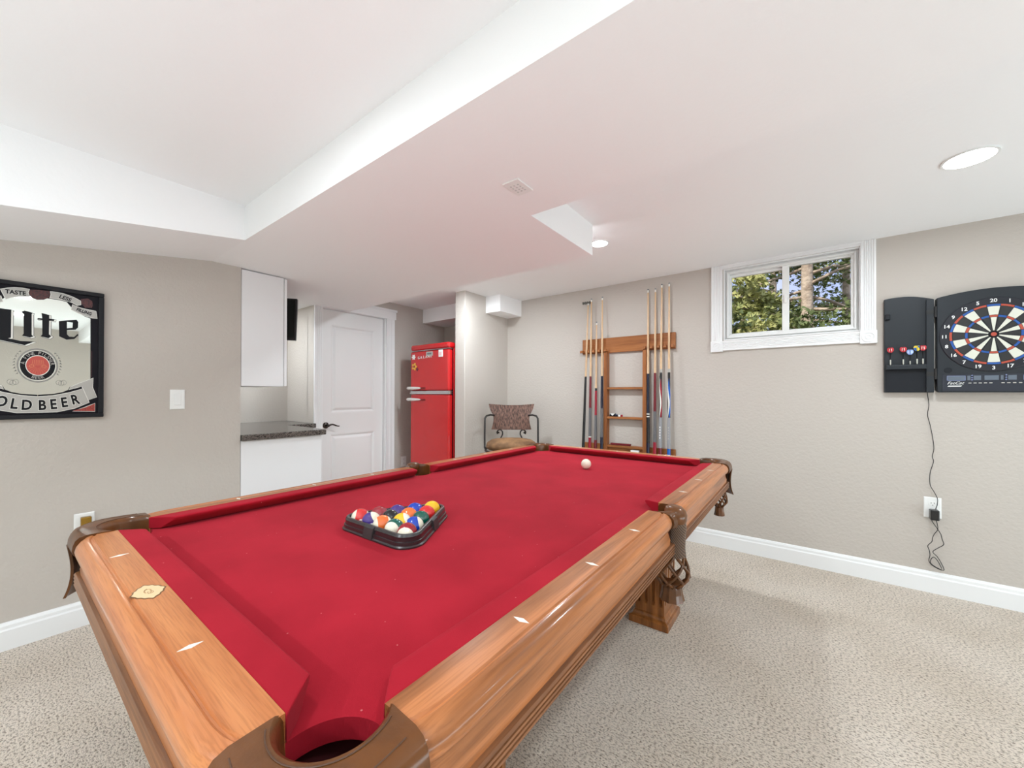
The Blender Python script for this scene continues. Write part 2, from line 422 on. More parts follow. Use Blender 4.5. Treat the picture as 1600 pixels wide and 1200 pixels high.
struct('wall_back', bm, 'wall', label='greige wall with window, cue rack and dartboard', cat='wall')
struct('wall_right', box(XR, XR+.12, YF-.12, YB+.2, 0, ZC+.01), 'wall')
struct('wall_front', box(XL-.12, XR+.12, YF-.12, YF, 0, ZC+.01), 'wall')
# baseboards: stepped profile
BB = [(0, 0), (.017, 0), (.017, .09), (.013, .098), (.012, .112), (.006, .124), (0, .126)]
def baseboard(name, lab, fn, a, b):
    bm = bmesh.new(); add_prism(bm, BB, fn, a, b); struct(name, bm, 'trim', label=lab, cat='baseboard')
baseboard('baseboard_back', 'white baseboard under window wall', lambda d, z, t: (t, YB-d, z), XSR, XR)
baseboard('baseboard_left', 'white baseboard under framed mirror wall', lambda d, z, t: (XL+d, t, z), YF, .966)
baseboard('baseboard_stub', 'white baseboard on short wall', lambda d, z, t: (XSR+d, t, z), YST, YB-.017)
baseboard('baseboard_door', 'white baseboard between door and fridge', lambda d, z, t: (XD+d, t, z), 2.70, YB)
baseboard('baseboard_right', 'white baseboard on right wall', lambda d, z, t: (XR-d, t, z), YF, YB-.017)

# ------------------------------------------------------------------ window_1
win = struct_empty('window_1', 'white sliding basement window with fluted trim', 'window')
fb = lambda a, b, d: (a, YB-d, b)                      # on the window wall, depth towards the room
def fluted(n, w, t=.016, g=.004):
    """outline across a fluted casing: flat edges and n grooves"""
    pts = [(0, 0), (0, t)]; e = .010; p = (w-2*e)/n
    for k in range(n):
        x = e+k*p
        pts += [(x, t), (x+p*.25, t-g*.8), (x+p*.5, t-g), (x+p*.75, t-g*.8)]
    pts += [(w-e, t), (w, t), (w, 0)]
    return pts
for x0, x1 in ((-.604, -.527), (.279, .354)):
    bm = bmesh.new()
    add_prism(bm, fluted(5, x1-x0), lambda a, b, d, x0=x0: (x0+a, YB-b, d), 1.607, 2.199)
    struct('window_casing', bm, 'trim', win)
bm = bmesh.new(); add_prism(bm, fluted(5, .072), lambda a, b, d: (d, YB-b, 1.535+a), -.527, .279); struct('window_casing', bm, 'trim', win)
bm = bmesh.new(); add_box(bm, -.527, .279, YB-.012, YB, 2.170, 2.199); add_box(bm, -.527, .279, YB-.018, YB, 2.185, 2.199); struct('window_casing', bm, 'trim', win)
for xc in (-.5655, .3165):
    bm = bmesh.new(); h = .0415
    add_box(bm, xc-h, xc+h, YB-.021, YB, 1.527, 1.610)
    add_annulus(bm, lambda a, b, d, xc=xc: (xc+a, YB-d, 1.5685+b), .026, .033, .019, .026, 32)
    add_annulus(bm, lambda a, b, d, xc=xc: (xc+a, YB-d, 1.5685+b), .009, .016, .019, .026, 24)
    struct('rosette_block', bm, 'trim', win)
def frame_rect(bm, x0, x1, z0, z1, w, y0, y1, wl=None, wr=None, wt=None, wb=None):
    wl, wr, wt, wb = wl or w, wr or w, wt or w, wb or w
    add_box(bm, x0, x0+wl, y0, y1, z0, z1); add_box(bm, x1-wr, x1, y0, y1, z0, z1)
    add_box(bm, x0+wl, x1-wr, y0, y1, z1-wt, z1); add_box(bm, x0+wl, x1-wr, y0, y1, z0, z0+wb)
bm = bmesh.new()                                       # jamb lining of the opening
frame_rect(bm, WX0, WX1, WZ0, WZ1, .008, YB-.001, YB+.20)
struct('window_jamb', bm, 'trim', win)
bm = bmesh.new()
frame_rect(bm, WX0+.008, WX1-.008, WZ0+.008, WZ1-.008, .026, YB+.035, YB+.11, wb=.036)
frame_rect(bm, WX0+.020, WX1-.020, WZ0+.020, WZ1-.020, .010, YB+.022, YB+.05)
struct('window_frame', bm, 'white', win, bevel=.002)
xm0, xm1 = -.146, -.100
bm = bmesh.new(); frame_rect(bm, WX0+.030, xm1-.004, WZ0+.040, WZ1-.034, .016, YB+.072, YB+.098, wr=.03, wt=.02, wb=.02)
s1 = struct('window_sash', bm, 'white', win, bevel=.002)
struct('window_pane', box(WX0+.046, xm0+.01, YB+.083, YB+.087, WZ0+.06, WZ1-.054), 'glass', s1)
bm = bmesh.new(); frame_rect(bm, xm0, WX1-.030, WZ0+.040, WZ1-.030, .014, YB+.045, YB+.071, wl=.042, wr=.016)
s2 = struct('window_sash', bm, 'white', win, bevel=.002)
struct('window_pane', box(xm0+.042, WX1-.046, YB+.056, YB+.060, WZ0+.054, WZ1-.044), 'glass', s2)
struct('window_latch', box(xm0+.012, xm0+.030, YB+.034, YB+.046, 1.86, 1.92), 'white', s2, bevel=.003)

# ------------------------------------------------------------------ door_1
dr = struct_empty('door_1', 'white two panel door with dark lever handle', 'door')
fd = lambda a, b, d: (XD-.035+d, a, b)                 # on the door face
bm = bmesh.new()
DY0, DY1, DZ1 = 1.870, 2.546, 2.008
ys = [DY0, 1.958, 2.452, DY1]; zs = [.012, .19, .800, 1.000, 1.872, DZ1]
for i in range(3):
    for j in range(5):
        if i == 1 and j in (1, 3): continue
        add_box(bm, XD-.07, XD-.035, ys[i], ys[i+1], zs[j], zs[j+1])
for z0, z1 in ((.19, .800), (1.000, 1.872)):
    add_relief(bm, fd, 1.958, 2.452, z0, z1, [(0, 0), (.012, -.002), (.024, -.011), (.030, -.011), (.050, -.002), (.056, -.001)])
struct('door_panel', bm, 'door', dr, recalc=False)
bm = bmesh.new()
add_box(bm, XD-.12, XD+.002, 1.852, 1.868, 0, 2.022); add_box(bm, XD-.12, XD+.002, 2.548, 2.564, 0, 2.022); add_box(bm, XD-.12, XD+.002, 1.868, 2.548, 2.010, 2.022)
add_box(bm, XD-.10, XD-.072, 1.868, 1.88, 0, 2.01); add_box(bm, XD-.10, XD-.072, 2.536, 2.548, 0, 2.01)
struct('door_jamb', bm, 'trim', dr)
bm = bmesh.new(); add_prism(bm, fluted(3, .074, .018), lambda a, b, d: (XD+b, 1.782+a, d), 0, 2.012); struct('door_casing', bm, 'trim', dr)
bm = bmesh.new(); add_prism(bm, fluted(2, .105, .018, .003), lambda a, b, d: (XD+b, 2.558+a, d), 0, 2.012); struct('door_casing', bm, 'trim', dr)
bm = bmesh.new(); add_box(bm, XD, XD+.020, 1.782, 2.68, 2.012, 2.105); add_box(bm, XD, XD+.028, 1.776, 2.69, 2.095, 2.118); struct('door_casing', bm, 'trim', dr)
bm = bmesh.new()
add_lathe(bm, [(.030, 0), (.030, .006), (.024, .012), (.011, .016), (.010, .045), (.013, .05), (.013, .058), (.0, .06)], 20, (XD-.036, 1.915, .885), 'x')
pts = [(XD+.018, 1.915+.11*t, .885+.010*math.sin(t*PI*1.6)) for t in [k/10 for k in range(11)]]
add_tube(bm, pts, [.010-.005*k/10 for k in range(11)], 10)
struct('door_handle', bm, mat('oiled_bronze', srgb(58, 50, 46), .3, metal=.7), dr, smooth=True)

# ------------------------------------------------------------------ recessed ceiling lamps
def lamp(x, y, r, label, z=ZC, w=1):
    t = thing('recessed_ceiling_light', label, 'ceiling light', (x, y, z), 0, 'recessed ceiling lights')
    bm = bmesh.new(); add_annulus(bm, lambda a, b, d: (a, b, -d), r*.97, r*1.08, .0, .006, 40); obj('trim_ring', bm, 'white', t, smooth=True)
    bm = bmesh.new(); add_lathe(bm, [(0, -.0045), (r*.98, -.0045), (r*.98, -.001), (0, -.001)], 40); obj('lens', bm, 'lens', t)
    ld = bpy.data.lights.new('lamp_light', 'AREA'); ld.shape = 'DISK'; ld.size = r*1.94; ld.energy = LAMP_W*w; ld.color = LAMP_COL
    lo = bpy.data.objects.new('lamp_light', ld); C.objects.link(lo); lo.parent = t; lo.location = (0, 0, -.010)
    return t
lamp(.55, 2.487, .078, 'round recessed ceiling light, larger one, toward the dartboard wall')
lamp(-1.105, 2.42, .055, 'small round recessed ceiling light at the corner of the dropped ceiling')
lamp(-2.32, 2.42, .055, 'small round recessed ceiling light near the red fridge, hidden above the dropped ceiling edge', ZC, 1.5)
lamp(-3.84, 1.14, .05, 'small round fill light added above the bar counter', ZS, 1.0)  # unseen lamp added to brighten the bar nook
for i, (x, y) in enumerate(((-1.25, .16), (.55, .15), (2.1, .15), (2.1, 2.487), (-1.25, -1.7), (.55, -1.7), (2.1, -1.7))):
    lamp(x, y, .075, ['round recessed ceiling light above the near end of pool table', 'round recessed ceiling light right of pool table near end',
        'round recessed ceiling light far right of pool table', 'round recessed ceiling light right of the dartboard',
        'round recessed ceiling light behind pool table, nearest the mirror wall', 'round recessed ceiling light behind pool table, middle of its row',
        'round recessed ceiling light behind pool table, at the right end of its row'][i], w=(.5, .6, .4, .4, 2.4, 1.9, 1)[i])
bm = bmesh.new(); add_box(bm, -.956, -.880, 1.195, 1.302, ZS-.006, ZS); 
t = tag(obj('ceiling_vent', bm, 'white', bevel=.002), 'small white perforated square plate on the dropped ceiling', 'vent')
bm = bmesh.new()
for i in range(3):
    for j in range(4): add_lathe(bm, [(.004, 0), (.004, .0015)], 8, (-.935+.017*i, 1.225+.016*j, ZS-.0078))
obj('vent_holes', bm, mat('grey_holes', srgb(205, 205, 203), .6), t)

# ================================================================== pool table
W, L = .5588, 1.1176                                   # half the playing surface between cushion noses
BED, RAIL = .762, .800
TBL = thing('pool_table', 'wooden pool table with red felt, fluted legs and leather pockets', 'pool table', (-1.0412, 1.3838, 0), .0041)
obj('table_frame', box(-W+.10, W-.10, -L+.10, L-.10, .62, .732), 'apron_y', TBL)
# slate bed with cut-outs at the pockets
pts = []
def arc_pts(cx, cy, r, a0, a1, n=14): return [(cx+r*math.cos(a0+(a1-a0)*k/n), cy+r*math.sin(a0+(a1-a0)*k/n)) for k in range(n+1)]
E = .055; R = .072; PC = .040
def corner_cut(sx, sy):
    out = []
    b0 = math.sqrt(R*R-(E-PC)**2)
    s, e = math.atan2(E-PC, -b0), math.atan2(-b0, E-PC)
    for k in range(15):
        a = s + (e+2*PI-s)*k/14
        out.append((PC+R*math.cos(a), PC+R*math.sin(a)))
    return [(sx*(W+a), sy*(L+b)) for a, b in out]
def side_cut(sx):
    al = math.acos(.025/.07)
    return [(sx*(W+.08+.07*math.cos(PI+(k/6-1)*al)), .07*math.sin(PI+(k/6-1)*al)) for k in range(13)]
o = []
o += corner_cut(-1, -1)[::-1]          # left near: from a=E side to b=E side
o += corner_cut(1, -1)
sr = side_cut(1); o += sr if sr[0][1] < sr[-1][1] else sr[::-1]
o += corner_cut(1, 1)[::-1]
o += corner_cut(-1, 1)
sl = side_cut(-1); o += sl if sl[0][1] > sl[-1][1] else sl[::-1]
bm = bmesh.new()
vs = [bm.verts.new((x, y, BED)) for x, y in o]; vb = [bm.verts.new((x, y, BED-.03)) for x, y in o]
f = bm.faces.new(vs); f2 = bm.faces.new(vb[::-1])
for i in range(len(vs)): bm.faces.new((vs[i], vb[i], vb[(i+1) % len(vs)], vs[(i+1) % len(vs)]))
bmesh.ops.triangulate(bm, faces=[f, f2])
obj('felt_bed', bm, 'felt', TBL)

RP = [(.054, RAIL), (.106, RAIL), (.1085, RAIL-.0035), (.1115, RAIL-.0038), (.1150, RAIL-.0005), (.124, RAIL-.0015), (.133, RAIL-.007), (.1395, RAIL-.016), (.1415, RAIL-.025),
      (.1395, RAIL-.034), (.134, RAIL-.041), (.128, RAIL-.046), (.1265, RAIL-.052), (.1265, RAIL-.085), (.1250, RAIL-.101), (.054, RAIL-.101)]
def rail_sections(p0, p1):
    out = []
    for d, k in ((0, 1), (.004, .85), (.012, .62), (.025, .34), (.045, .1), (.07, 0)): out.append((p0+d, k))
    return out + [(p1-d, k) for d, k in ((.07, 0), (.045, .1), (.025, .34), (.012, .62), (.004, .85), (0, 1))]
def rail_prof(k):
    r = []
    for a, z in RP:
        if a > .105 and z > RAIL-.055: a -= .011*k; z -= .003*k*max(0, (a-.10))/.03
        r.append((a, z))
    return r
def make_rail(fn, p0, p1, mt, dia):
    bm = bmesh.new()
    add_loft(bm, [[fn(a, t, z) for a, z in rail_prof(k)] for t, k in rail_sections(p0, p1)])
    r = obj('rail', bm, mt, TBL, smooth=True)
    for d in dia:
        bm = bmesh.new()
        add_prism(bm, [(.0855-.0165, 0), (.0855, .0058), (.0855+.0165, 0), (.0855, -.0058)], lambda a, b, z: fn(a, d+b, z), RAIL-.001, RAIL+.0006)
        obj('diamond_sight', bm, 'pearl', r)
    return r
def make_cushion(fn, n0, w0, n1, w1):
    """n: where the nose ends, w: where the cushion ends at the wood"""
    prof = [(0, RAIL-.0035), (.004, RAIL-.001), (.012, RAIL), (.054, RAIL), (.054, BED+.002), (.030, BED+.002), (.003, RAIL-.011)]
    bm = bmesh.new()
    add_loft(bm, [[fn(a, n0+(w0-n0)*a/.054, z) for a, z in prof], [fn(a, n1+(w1-n1)*a/.054, z) for a, z in prof]])
    obj('cushion', bm, 'felt', TBL, bevel=.0025)
S11 = .2794
for sx in (-1, 1):
    fn = lambda a, t, z, sx=sx: (sx*(W+a), t, z)
    make_rail(fn, -L+.028, -.058, 'walnut_y', [-L+S11*k for k in (1, 2, 3)])
    make_rail(fn, .058, L-.028, 'walnut_y', [S11*k for k in (1, 2, 3)])
    make_cushion(fn, -L+.078, -L+.026, -.072, -.058)
    make_cushion(fn, .072, .058, L-.078, L-.026)
for sy in (-1, 1):
    fn = lambda a, t, z, sy=sy: (t, sy*(L+a), z)
    rl = make_rail(fn, -W+.030, W-.030, 'honey_x', [-S11, S11] if sy < 0 else [-S11, 0, S11])
    make_cushion(fn, -W+.078, -W+.026, W-.078, W-.026)
    if sy < 0:                                          # decorative inlay at the middle of the near rail
        bm = bmesh.new(); op = []
        for k in range(96):
            a = 2*PI*k/96
            r = .030*(abs(math.cos(a))**1.35+abs(math.sin(a))**1.35)**(-1/1.35)*(1+.035*math.cos(12*a))
            op.append((r*math.cos(a), r*math.sin(a)))
        op = [(x*1.22, y*.78) for x, y in op]; add_prism(bm, [(x*1.12, y*1.12) for x, y in op], lambda a, b, z: (.005+a, -L-.0845+b, z), RAIL-.001, RAIL+.0003)
        il = obj('rail_inlay', bm, mat('inlay_edge', srgb(112, 76, 44), .4), rl)
        bm = bmesh.new()
        add_prism(bm, op, lambda a, b, z: (.005+a, -L-.0845+b, z), RAIL-.001, RAIL+.0006)
        obj('inlay_face', bm, mat('inlay_maple', srgb(226, 198, 154), .3), il)
        bm = bmesh.new()
        for x0, y0, r0, a0, a1 in ((-.004, 0, .007, .3, 5.2), (.006, .002, .006, -2.6, 2.2), (0, -.004, .012, .2, 2.0), (-.002, .003, .013, 3.4, 5.4)):
            add_tube(bm, [(.005+x0+r0*math.cos(a0+(a1-a0)*k/12), -L-.0845+y0+r0*.7*math.sin(a0+(a1-a0)*k/12), RAIL+.0006) for k in range(13)], .0006, 5)
        obj('inlay_scroll', bm, mat('inlay_line', srgb(170, 130, 88), .4), il)
# aprons with three fluted ridges, and chamfered corner blocks
AP = [(.06, RAIL-.101), (.1255, RAIL-.101), (.1315, RAIL-.103)]
for k in range(4):
    z = RAIL-.105-.0088*k
    AP += [(.1330, z), (.1348, z-.0022), (.1330, z-.0046), (.1262, z-.0056), (.1262, z-.0078)]
AP += [(.128, RAIL-.141), (.118, RAIL-.143), (.06, RAIL-.143)]
for sx in (-1, 1):
    bm = bmesh.new(); add_prism(bm, AP, lambda a, z, t, sx=sx: (sx*(W+a), t, z), -L-.005, L+.005); obj('apron', bm, 'apron_y', TBL)
for sy in (-1, 1):
    bm = bmesh.new(); add_prism(bm, AP, lambda a, z, t, sy=sy: (t, sy*(L+a), z), -W-.005, W+.005); obj('apron', bm, 'apron_x', TBL)
for sx in (-1, 1):
    for sy in (-1, 1):
        bm = bmesh.new()
        for p in ((.005, .128, .128, .005),):
            add_prism(bm, [(.0, .126), (.126, .0), (.060, -.005), (-.005, .060)], lambda a, b, z, sx=sx, sy=sy: (sx*(W+a), sy*(L+b), z), RAIL-.142, RAIL-.104)
        obj('corner_block', bm, 'apron_x', TBL)
# leather pockets
M['liner'] = mat('pocket_shade', srgb(76, 18, 24), .7)  # maroon cup added in each pocket; its dark tone stands for shade inside
def strap_net(fn, z0, z1, rad, n=6, turns=.30, r=.0048):
    bm = bmesh.new()
    for s in (-1, 1):
        for k in range(n):
            pts = []
            for j in range(11):
                t = j/10; a = 2*PI*(k/n+s*turns*t)
                rr = rad(t); pts.append(fn(rr*math.cos(a), rr*math.sin(a), z0+(z1-z0)*t))
            add_tube(bm, pts, r, 6)
    return bm
def pocket_net(fn, z0, z1, ztip, r0, r1, p):
    rad = lambda t: r0+(r1-r0)*math.sin(min(1, t*1.25)*PI/2) - .024*max(0, t-.72)/.28
    obj('pocket_net', strap_net(fn, z0, z1, rad), 'leather', p, smooth='all')
    bm = bmesh.new()
    rings = []
    for t, rr in ((0, .62), (.25, .72), (.6, .78), (1, .92)):
        rings.append([fn(r1*rr*.72*(1+.10*(k % 2))*math.cos(2*PI*k/20), r1*rr*.72*(1+.10*(k % 2))*math.sin(2*PI*k/20), z1+.008+(ztip-z1-.008)*t) for k in range(20)])
    add_loft(bm, rings)
    obj('pocket_tassel', bm, 'leather', p)
def corner_pocket(sx, sy):
    lift = lambda a, b, z: (sx*(W+a), sy*(L+b), z)
    N = 28; c = .016; r = .061
    a0, a1 = math.radians(143), math.radians(-53)
    outer_seg = [(-.027, .1395)] + arc_pts(.052, .052, .0885, PI/2, 0, 16) + [(.1395, -.027)]
    ln = [0]
    for p0, p1 in zip(outer_seg, outer_seg[1:]): ln.append(ln[-1]+math.dist(p0, p1))
    def outer(t):
        d = t*ln[-1]
        for i in range(len(ln)-1):
            if d <= ln[i+1]+1e-9:
                f = (d-ln[i])/(ln[i+1]-ln[i]); p0, p1 = outer_seg[i], outer_seg[i+1]
                return (p0[0]+(p1[0]-p0[0])*f, p0[1]+(p1[1]-p0[1])*f)
        return outer_seg[-1]
    rings = []
    for i in range(N+1):
        t = i/N; a = a0+(a1-a0)*t
        I = (c+r*math.cos(a), c+r*math.sin(a)); O = outer(t)
        lp = lambda f: (I[0]+(O[0]-I[0])*f, I[1]+(O[1]-I[1])*f)
        g = math.sin(PI*t)                              # fuller in the middle
        ring = []
        for (f, z) in ((-.05, .70), (0, .790), (.05, .7985), (.14, .8025+.002*g), (.7, .803+.003*g), (.86, .799+.002*g), (.95, .791), (1+.02*g, .778), (1.02+.02*g, .764), (.97, .752), (.85, .746), (.12, .745), (.06, .70)):
            p = lp(f); ring.append(lift(p[0], p[1], z))
        rings.append(ring)
    bm = bmesh.new(); add_loft(bm, rings)
    P = obj('pocket', bm, 'leather', TBL, smooth=True)
    # tooled line on the flat top
    bm = bmesh.new()
    for f in (.22, .72):
        tp = []
        for i in range(2, N-1):
            t = i/N; a = a0+(a1-a0)*t; I = (c+r*math.cos(a), c+r*math.sin(a)); O = outer(t); g = math.sin(PI*t)
            tp.append(lift(I[0]+(O[0]-I[0])*f, I[1]+(O[1]-I[1])*f, .8030+.0024*g))
        add_tube(bm, tp, .0009, 5)
    obj('tooled_line', bm, mat('dark_stitch', srgb(84, 54, 34), .5), P)
    # shield hanging over the corner
    rings = []
    for j in range(12):
        s = j/11; h = .30-.10*s; z = .762-.148*s
        off = .004-.010*math.sin(PI*s*.8)+.012*s**3
        top, bot = [], []
        for k in range(13):
            t = .5+h*(2*k/12-1); p = outer(t); d = Vector((p[0]-.03, p[1]-.03)).normalized()
            zz = z - .006*math.sin(PI*k/12)*s
            top.append(lift(p[0]+d.x*off, p[1]+d.y*off, zz)); bot.append(lift(p[0]+d.x*(off-.006), p[1]+d.y*(off-.006), zz))
        rings.append(top+bot[::-1])
    bm = bmesh.new(); add_loft(bm, rings); obj('pocket_shield', bm, 'leather', P, smooth=True)
    bm = bmesh.new(); add_loft(bm, [[lift(c+rr*math.cos(2*PI*k/24), c+rr*math.sin(2*PI*k/24), z) for k in range(24)] for rr, z in ((.001, .640), (.050, .644), (.064, .670), (.066, .729), (.063, .729), (.060, .672), (.046, .650), (.001, .647))])
    obj('shade_liner', bm, M['liner'], P, smooth=True)
    pocket_net(lambda a, b, z: lift(.078+a, .048+b, z), .640, .535, .488, .028, .040, P)
def side_pocket(sx):
    lift = lambda a, b, z: (sx*(W+a), b, z)
    N = 24; rings = []
    for i in range(N+1):
        t = i/N; a = math.radians(100-200*t)
        I = (.064+.052*math.cos(a), .0555*math.sin(a)); g = math.sin(PI*t)
        O = (.136+.013*g**1.5, .0565*(1-2*t))
        lp = lambda f: (I[0]+(O[0]-I[0])*f, I[1]+(O[1]-I[1])*f)
        ring = []
        for (f, z) in ((-.03, .70), (0, .789), (.06, .797), (.2, .800+.003*g), (.6, .800+.006*g), (.86, .795+.006*g), (1, .782), (1.03, .768), (.95, .752), (.3, .745), (.08, .70)):
            p = lp(f); ring.append(lift(p[0], p[1], z))
        rings.append(ring)
    bm = bmesh.new(); add_loft(bm, rings)
    P = obj('pocket', bm, 'leather', TBL, smooth=True)
    rings = []
    for z, cx, rx, ry in ((.8155, .120, .004, .004), (.8145, .121, .016, .018), (.810, .123, .026, .029), (.800, .126, .033, .036), (.786, .128, .036, .039), (.770, .129, .034, .037), (.752, .129, .029, .032)):
        rings.append([lift(cx+rx*math.cos(2*PI*k/28), ry*math.sin(2*PI*k/28), z) for k in range(28)])
    bm = bmesh.new(); add_loft(bm, rings); obj('sleeve_cap', bm, 'leather', P, smooth='all')
    rings = []
    for z, cx, rx, ry in ((.768, .131, .029, .033), (.745, .131, .031, .034), (.71, .129, .030, .033), (.675, .127, .031, .034), (.650, .126, .035, .038)):
        rings.append([lift(cx+rx*math.cos(2*PI*k/24), ry*math.sin(2*PI*k/24), z) for k in range(24)])
    bm = bmesh.new(); add_loft(bm, rings); obj('woven_sleeve', bm, 'weave', P, smooth=True)
    bm = bmesh.new(); add_loft(bm, [[lift(.066+rr*math.cos(2*PI*k/24), rr*math.sin(2*PI*k/24), z) for k in range(24)] for rr, z in ((.001, .660), (.046, .664), (.056, .685), (.058, .729), (.055, .729), (.052, .688), (.042, .670), (.001, .667))])
    obj('shade_liner', bm, M['liner'], P, smooth=True)
    pocket_net(lambda a, b, z: lift(.116+a, b, z), .658, .548, .498, .034, .056, P)
for sx in (-1, 1):
    side_pocket(sx)
    for sy in (-1, 1): corner_pocket(sx, sy)
# legs
def make_leg(sx, sy):
    cx, cy, hx, hy = .392, .752, .074, .092
    def sec(hx, hy, z, groove=0):
        pts = []
        for side in range(4):
            n = 4; half = hx if side % 2 == 0 else hy
            for k in range(n):
                u0 = -half+2*half*(k+.28)/n; u1 = -half+2*half*(k+.72)/n; um = (u0+u1)/2
                if k == 0: pts.append((side, -half, 0))
                pts += [(side, u0, 0), (side, u0+(um-u0)*.3, groove*.8), (side, um, groove), (side, u1-(u1-um)*.3, groove*.8), (side, u1, 0)]
        out = []
        for side, u, g in pts:
            if side == 0: x, y = u, -hy+g
            elif side == 1: x, y = hx-g, u
            elif side == 2: x, y = -u, hy-g
            else: x, y = -hx+g, -u
            out.append((sx*(cx)+x, sy*(cy)+y, z))
        return out
    bm = bmesh.new()
    add_loft(bm, [sec(hx, hy, .062), sec(hx, hy, .105), sec(hx, hy, .108, .004), sec(hx, hy, .118, .016), sec(hx+.004, hy+.004, .30, .017), sec(hx+.010, hy+.010, .57, .017), sec(hx+.010, hy+.010, .58, 0), sec(hx+.010, hy+.010, .70, 0)])
    g = obj('leg', bm, 'leg_wood', TBL)
    bm = bmesh.new()
    ring = lambda ex, z: [(sx*cx+x*(hx+ex), sy*cy+y*(hy+ex), z) for x, y in ((-1,-1),(1,-1),(1,1),(-1,1))]
    add_loft(bm, [ring(.026, 0), ring(.026, .030), ring(.022, .036), ring(.014, .040), ring(.010, .046), ring(.006, .056), ring(.001, .063)])
    obj('plinth', bm, 'leg_wood', g, bevel=.002)
for sx in (-1, 1):
    for sy in (-1, 1): make_leg(sx, sy)

# ================================================================== balls and triangle rack
TR = Matrix.Translation((-1.0412, 1.3838, 0)) @ Matrix.Rotation(.0041, 4, 'Z')
BR = .028575
YEL, BLU, RED, PUR, ORA, GRN, MAR, BLK = srgb(240, 186, 30), srgb(14, 66, 178), srgb(214, 34, 34), srgb(66, 40, 124), srgb(236, 112, 46), srgb(4, 86, 72), srgb(150, 18, 34), srgb(16, 16, 18)
cols = [YEL, BLU, RED, PUR, ORA, GRN, MAR, BLK]; cn = ['yellow', 'blue', 'red', 'purple', 'orange', 'green', 'maroon', 'black']
def ball_mesh():
    bm = bmesh.new(); bmesh.ops.create_uvsphere(bm, u_segments=32, v_segments=20, radius=BR); return bm
camdir = Vector((.76, -.58, .30)).normalized(); RT = Vector((.797, .604, 0)); UPV = Vector((0, 0, 1))
def axis_rot(n):
    return Vector((0, 0, 1)).rotation_difference(Vector(n).normalized()).to_euler()
stripe_axis = {9: -.75*RT+.1*camdir-.35*UPV, 10: .8*RT+.25*UPV-.2*camdir, 11: -.93*RT+.30*camdir+.1*UPV, 12: .80*RT-.10*camdir+.55*UPV, 13: -.86*RT+.42*camdir-.15*UPV, 14: .84*camdir-.40*RT-.22*UPV, 15: .82*camdir-.22*RT-.36*UPV}
ball_labels = {
 1: 'solid yellow ball at the far tip of the black triangle', 2: 'solid blue ball beside the red one, second row from far tip', 3: 'solid red ball touching the yellow ball at the far tip',
 4: 'solid purple ball between the solid blue and maroon balls', 5: 'solid orange ball in the middle of the third row', 6: 'solid green ball against the right side of the triangle',
 7: 'solid dark red ball on the left side of the triangle', 8: 'solid black ball in the triangle', 9: 'yellow striped ball beside the black ball',
 10: 'blue striped ball against the right side, next to the maroon striped one', 11: 'red striped ball in the left corner of the triangle', 12: 'purple striped ball in the near row',
 13: 'orange striped ball at the middle of the near row', 14: 'green striped ball with its white side facing out', 15: 'maroon striped ball in the near right corner of the triangle'}
RK, RKO = .0197, (-1.0369, .9115); DB = .0576
n = 0
for row in range(5):
    for k in range(row+1):
        n += 1
        lx, ly = (k-row/2)*DB, -row*DB*.866
        x = RKO[0]+lx*math.cos(RK)-ly*math.sin(RK); y = RKO[1]+lx*math.sin(RK)+ly*math.cos(RK)
        c = cols[(n-1) % 8]
        b = obj('billiard_ball', ball_mesh(), ball_mat('ball_paint', c, n > 8), None, smooth='all')
        b.location = (x, y, BED+BR+.0002)
        if n in stripe_axis: b.rotation_euler = axis_rot(stripe_axis[n])
        tag(b, ball_labels[n], 'billiard ball', 'billiard balls racked in the triangle')
        if n in (11, 12):                               # the number spot shows on these two
            d = (camdir*.86+RT*(.10 if n == 11 else .12)-UPV*(.42 if n == 11 else .46)).normalized()
            q = b.rotation_euler.to_matrix().inverted(); dl = q @ d
            u = (q @ RT - dl*(q @ RT).dot(dl)).normalized(); w = dl.cross(u)
            bm = bmesh.new(); rings = []
            for j in range(5):
                a = .30*j/4
                rings.append([dl*(BR*1.006*math.cos(a)) + (u*math.cos(2*PI*i/20)+w*math.sin(2*PI*i/20))*(BR*1.006*math.sin(max(a, .002))) for i in range(20)])
            add_loft(bm, rings); sp = obj('number_spot', bm, 'cream', b, smooth='all')
            bm = bmesh.new(); add_text(bm, str(n), .011, dl*(BR*1.012), u, w, thick=.0002); obj('number', bm, 'ink', sp)
cue_ball = obj('cue_ball', ball_mesh(), ball_mat('cue_ball_paint', srgb(240, 232, 214), False), None, smooth='all')
cue_ball.location = (-1.013, 2.046, BED+BR+.0002)
tag(cue_ball, 'plain white cue ball alone near the far end of the felt', 'billiard ball')
def tri_ring(d, z):
    """rounded triangle offset d outside the ball triangle"""
    s = 4*DB; verts = [(0, 0), (-s/2, -s*.866), (s/2, -s*.866)]
    out = []; nrm = [PI/2, PI*7/6, PI*11/6]
    for (vx, vy), a in zip(verts, nrm):
        for k in range(9):
            b = a + (k/8-.5)*PI*2/3
            out.append((vx+d*math.cos(b), vy+d*math.sin(b), z))
    return out
rack = thing('triangle_rack', 'black plastic triangle rack holding fifteen balls on red felt', 'ball rack', (RKO[0], RKO[1], BED+.0005), RK)
bm = bmesh.new()
ins, st = BR+.002, BR+.004
secs = [(st+.003, 0), (st+.021, 0), (st+.021, .004), (st+.017, .007), (st+.016, .016), (st+.013, .017), (st+.0115, .026), (st+.0125, .030), (st+.009, .037), (st+.004, .038), (ins+.001, .036), (ins+.001, .004)]
add_loft(bm, [tri_ring(d, z) for d, z in secs], closed=True)
obj('rack_frame', bm, 'rackblack', rack, smooth=True)
s = 4*DB
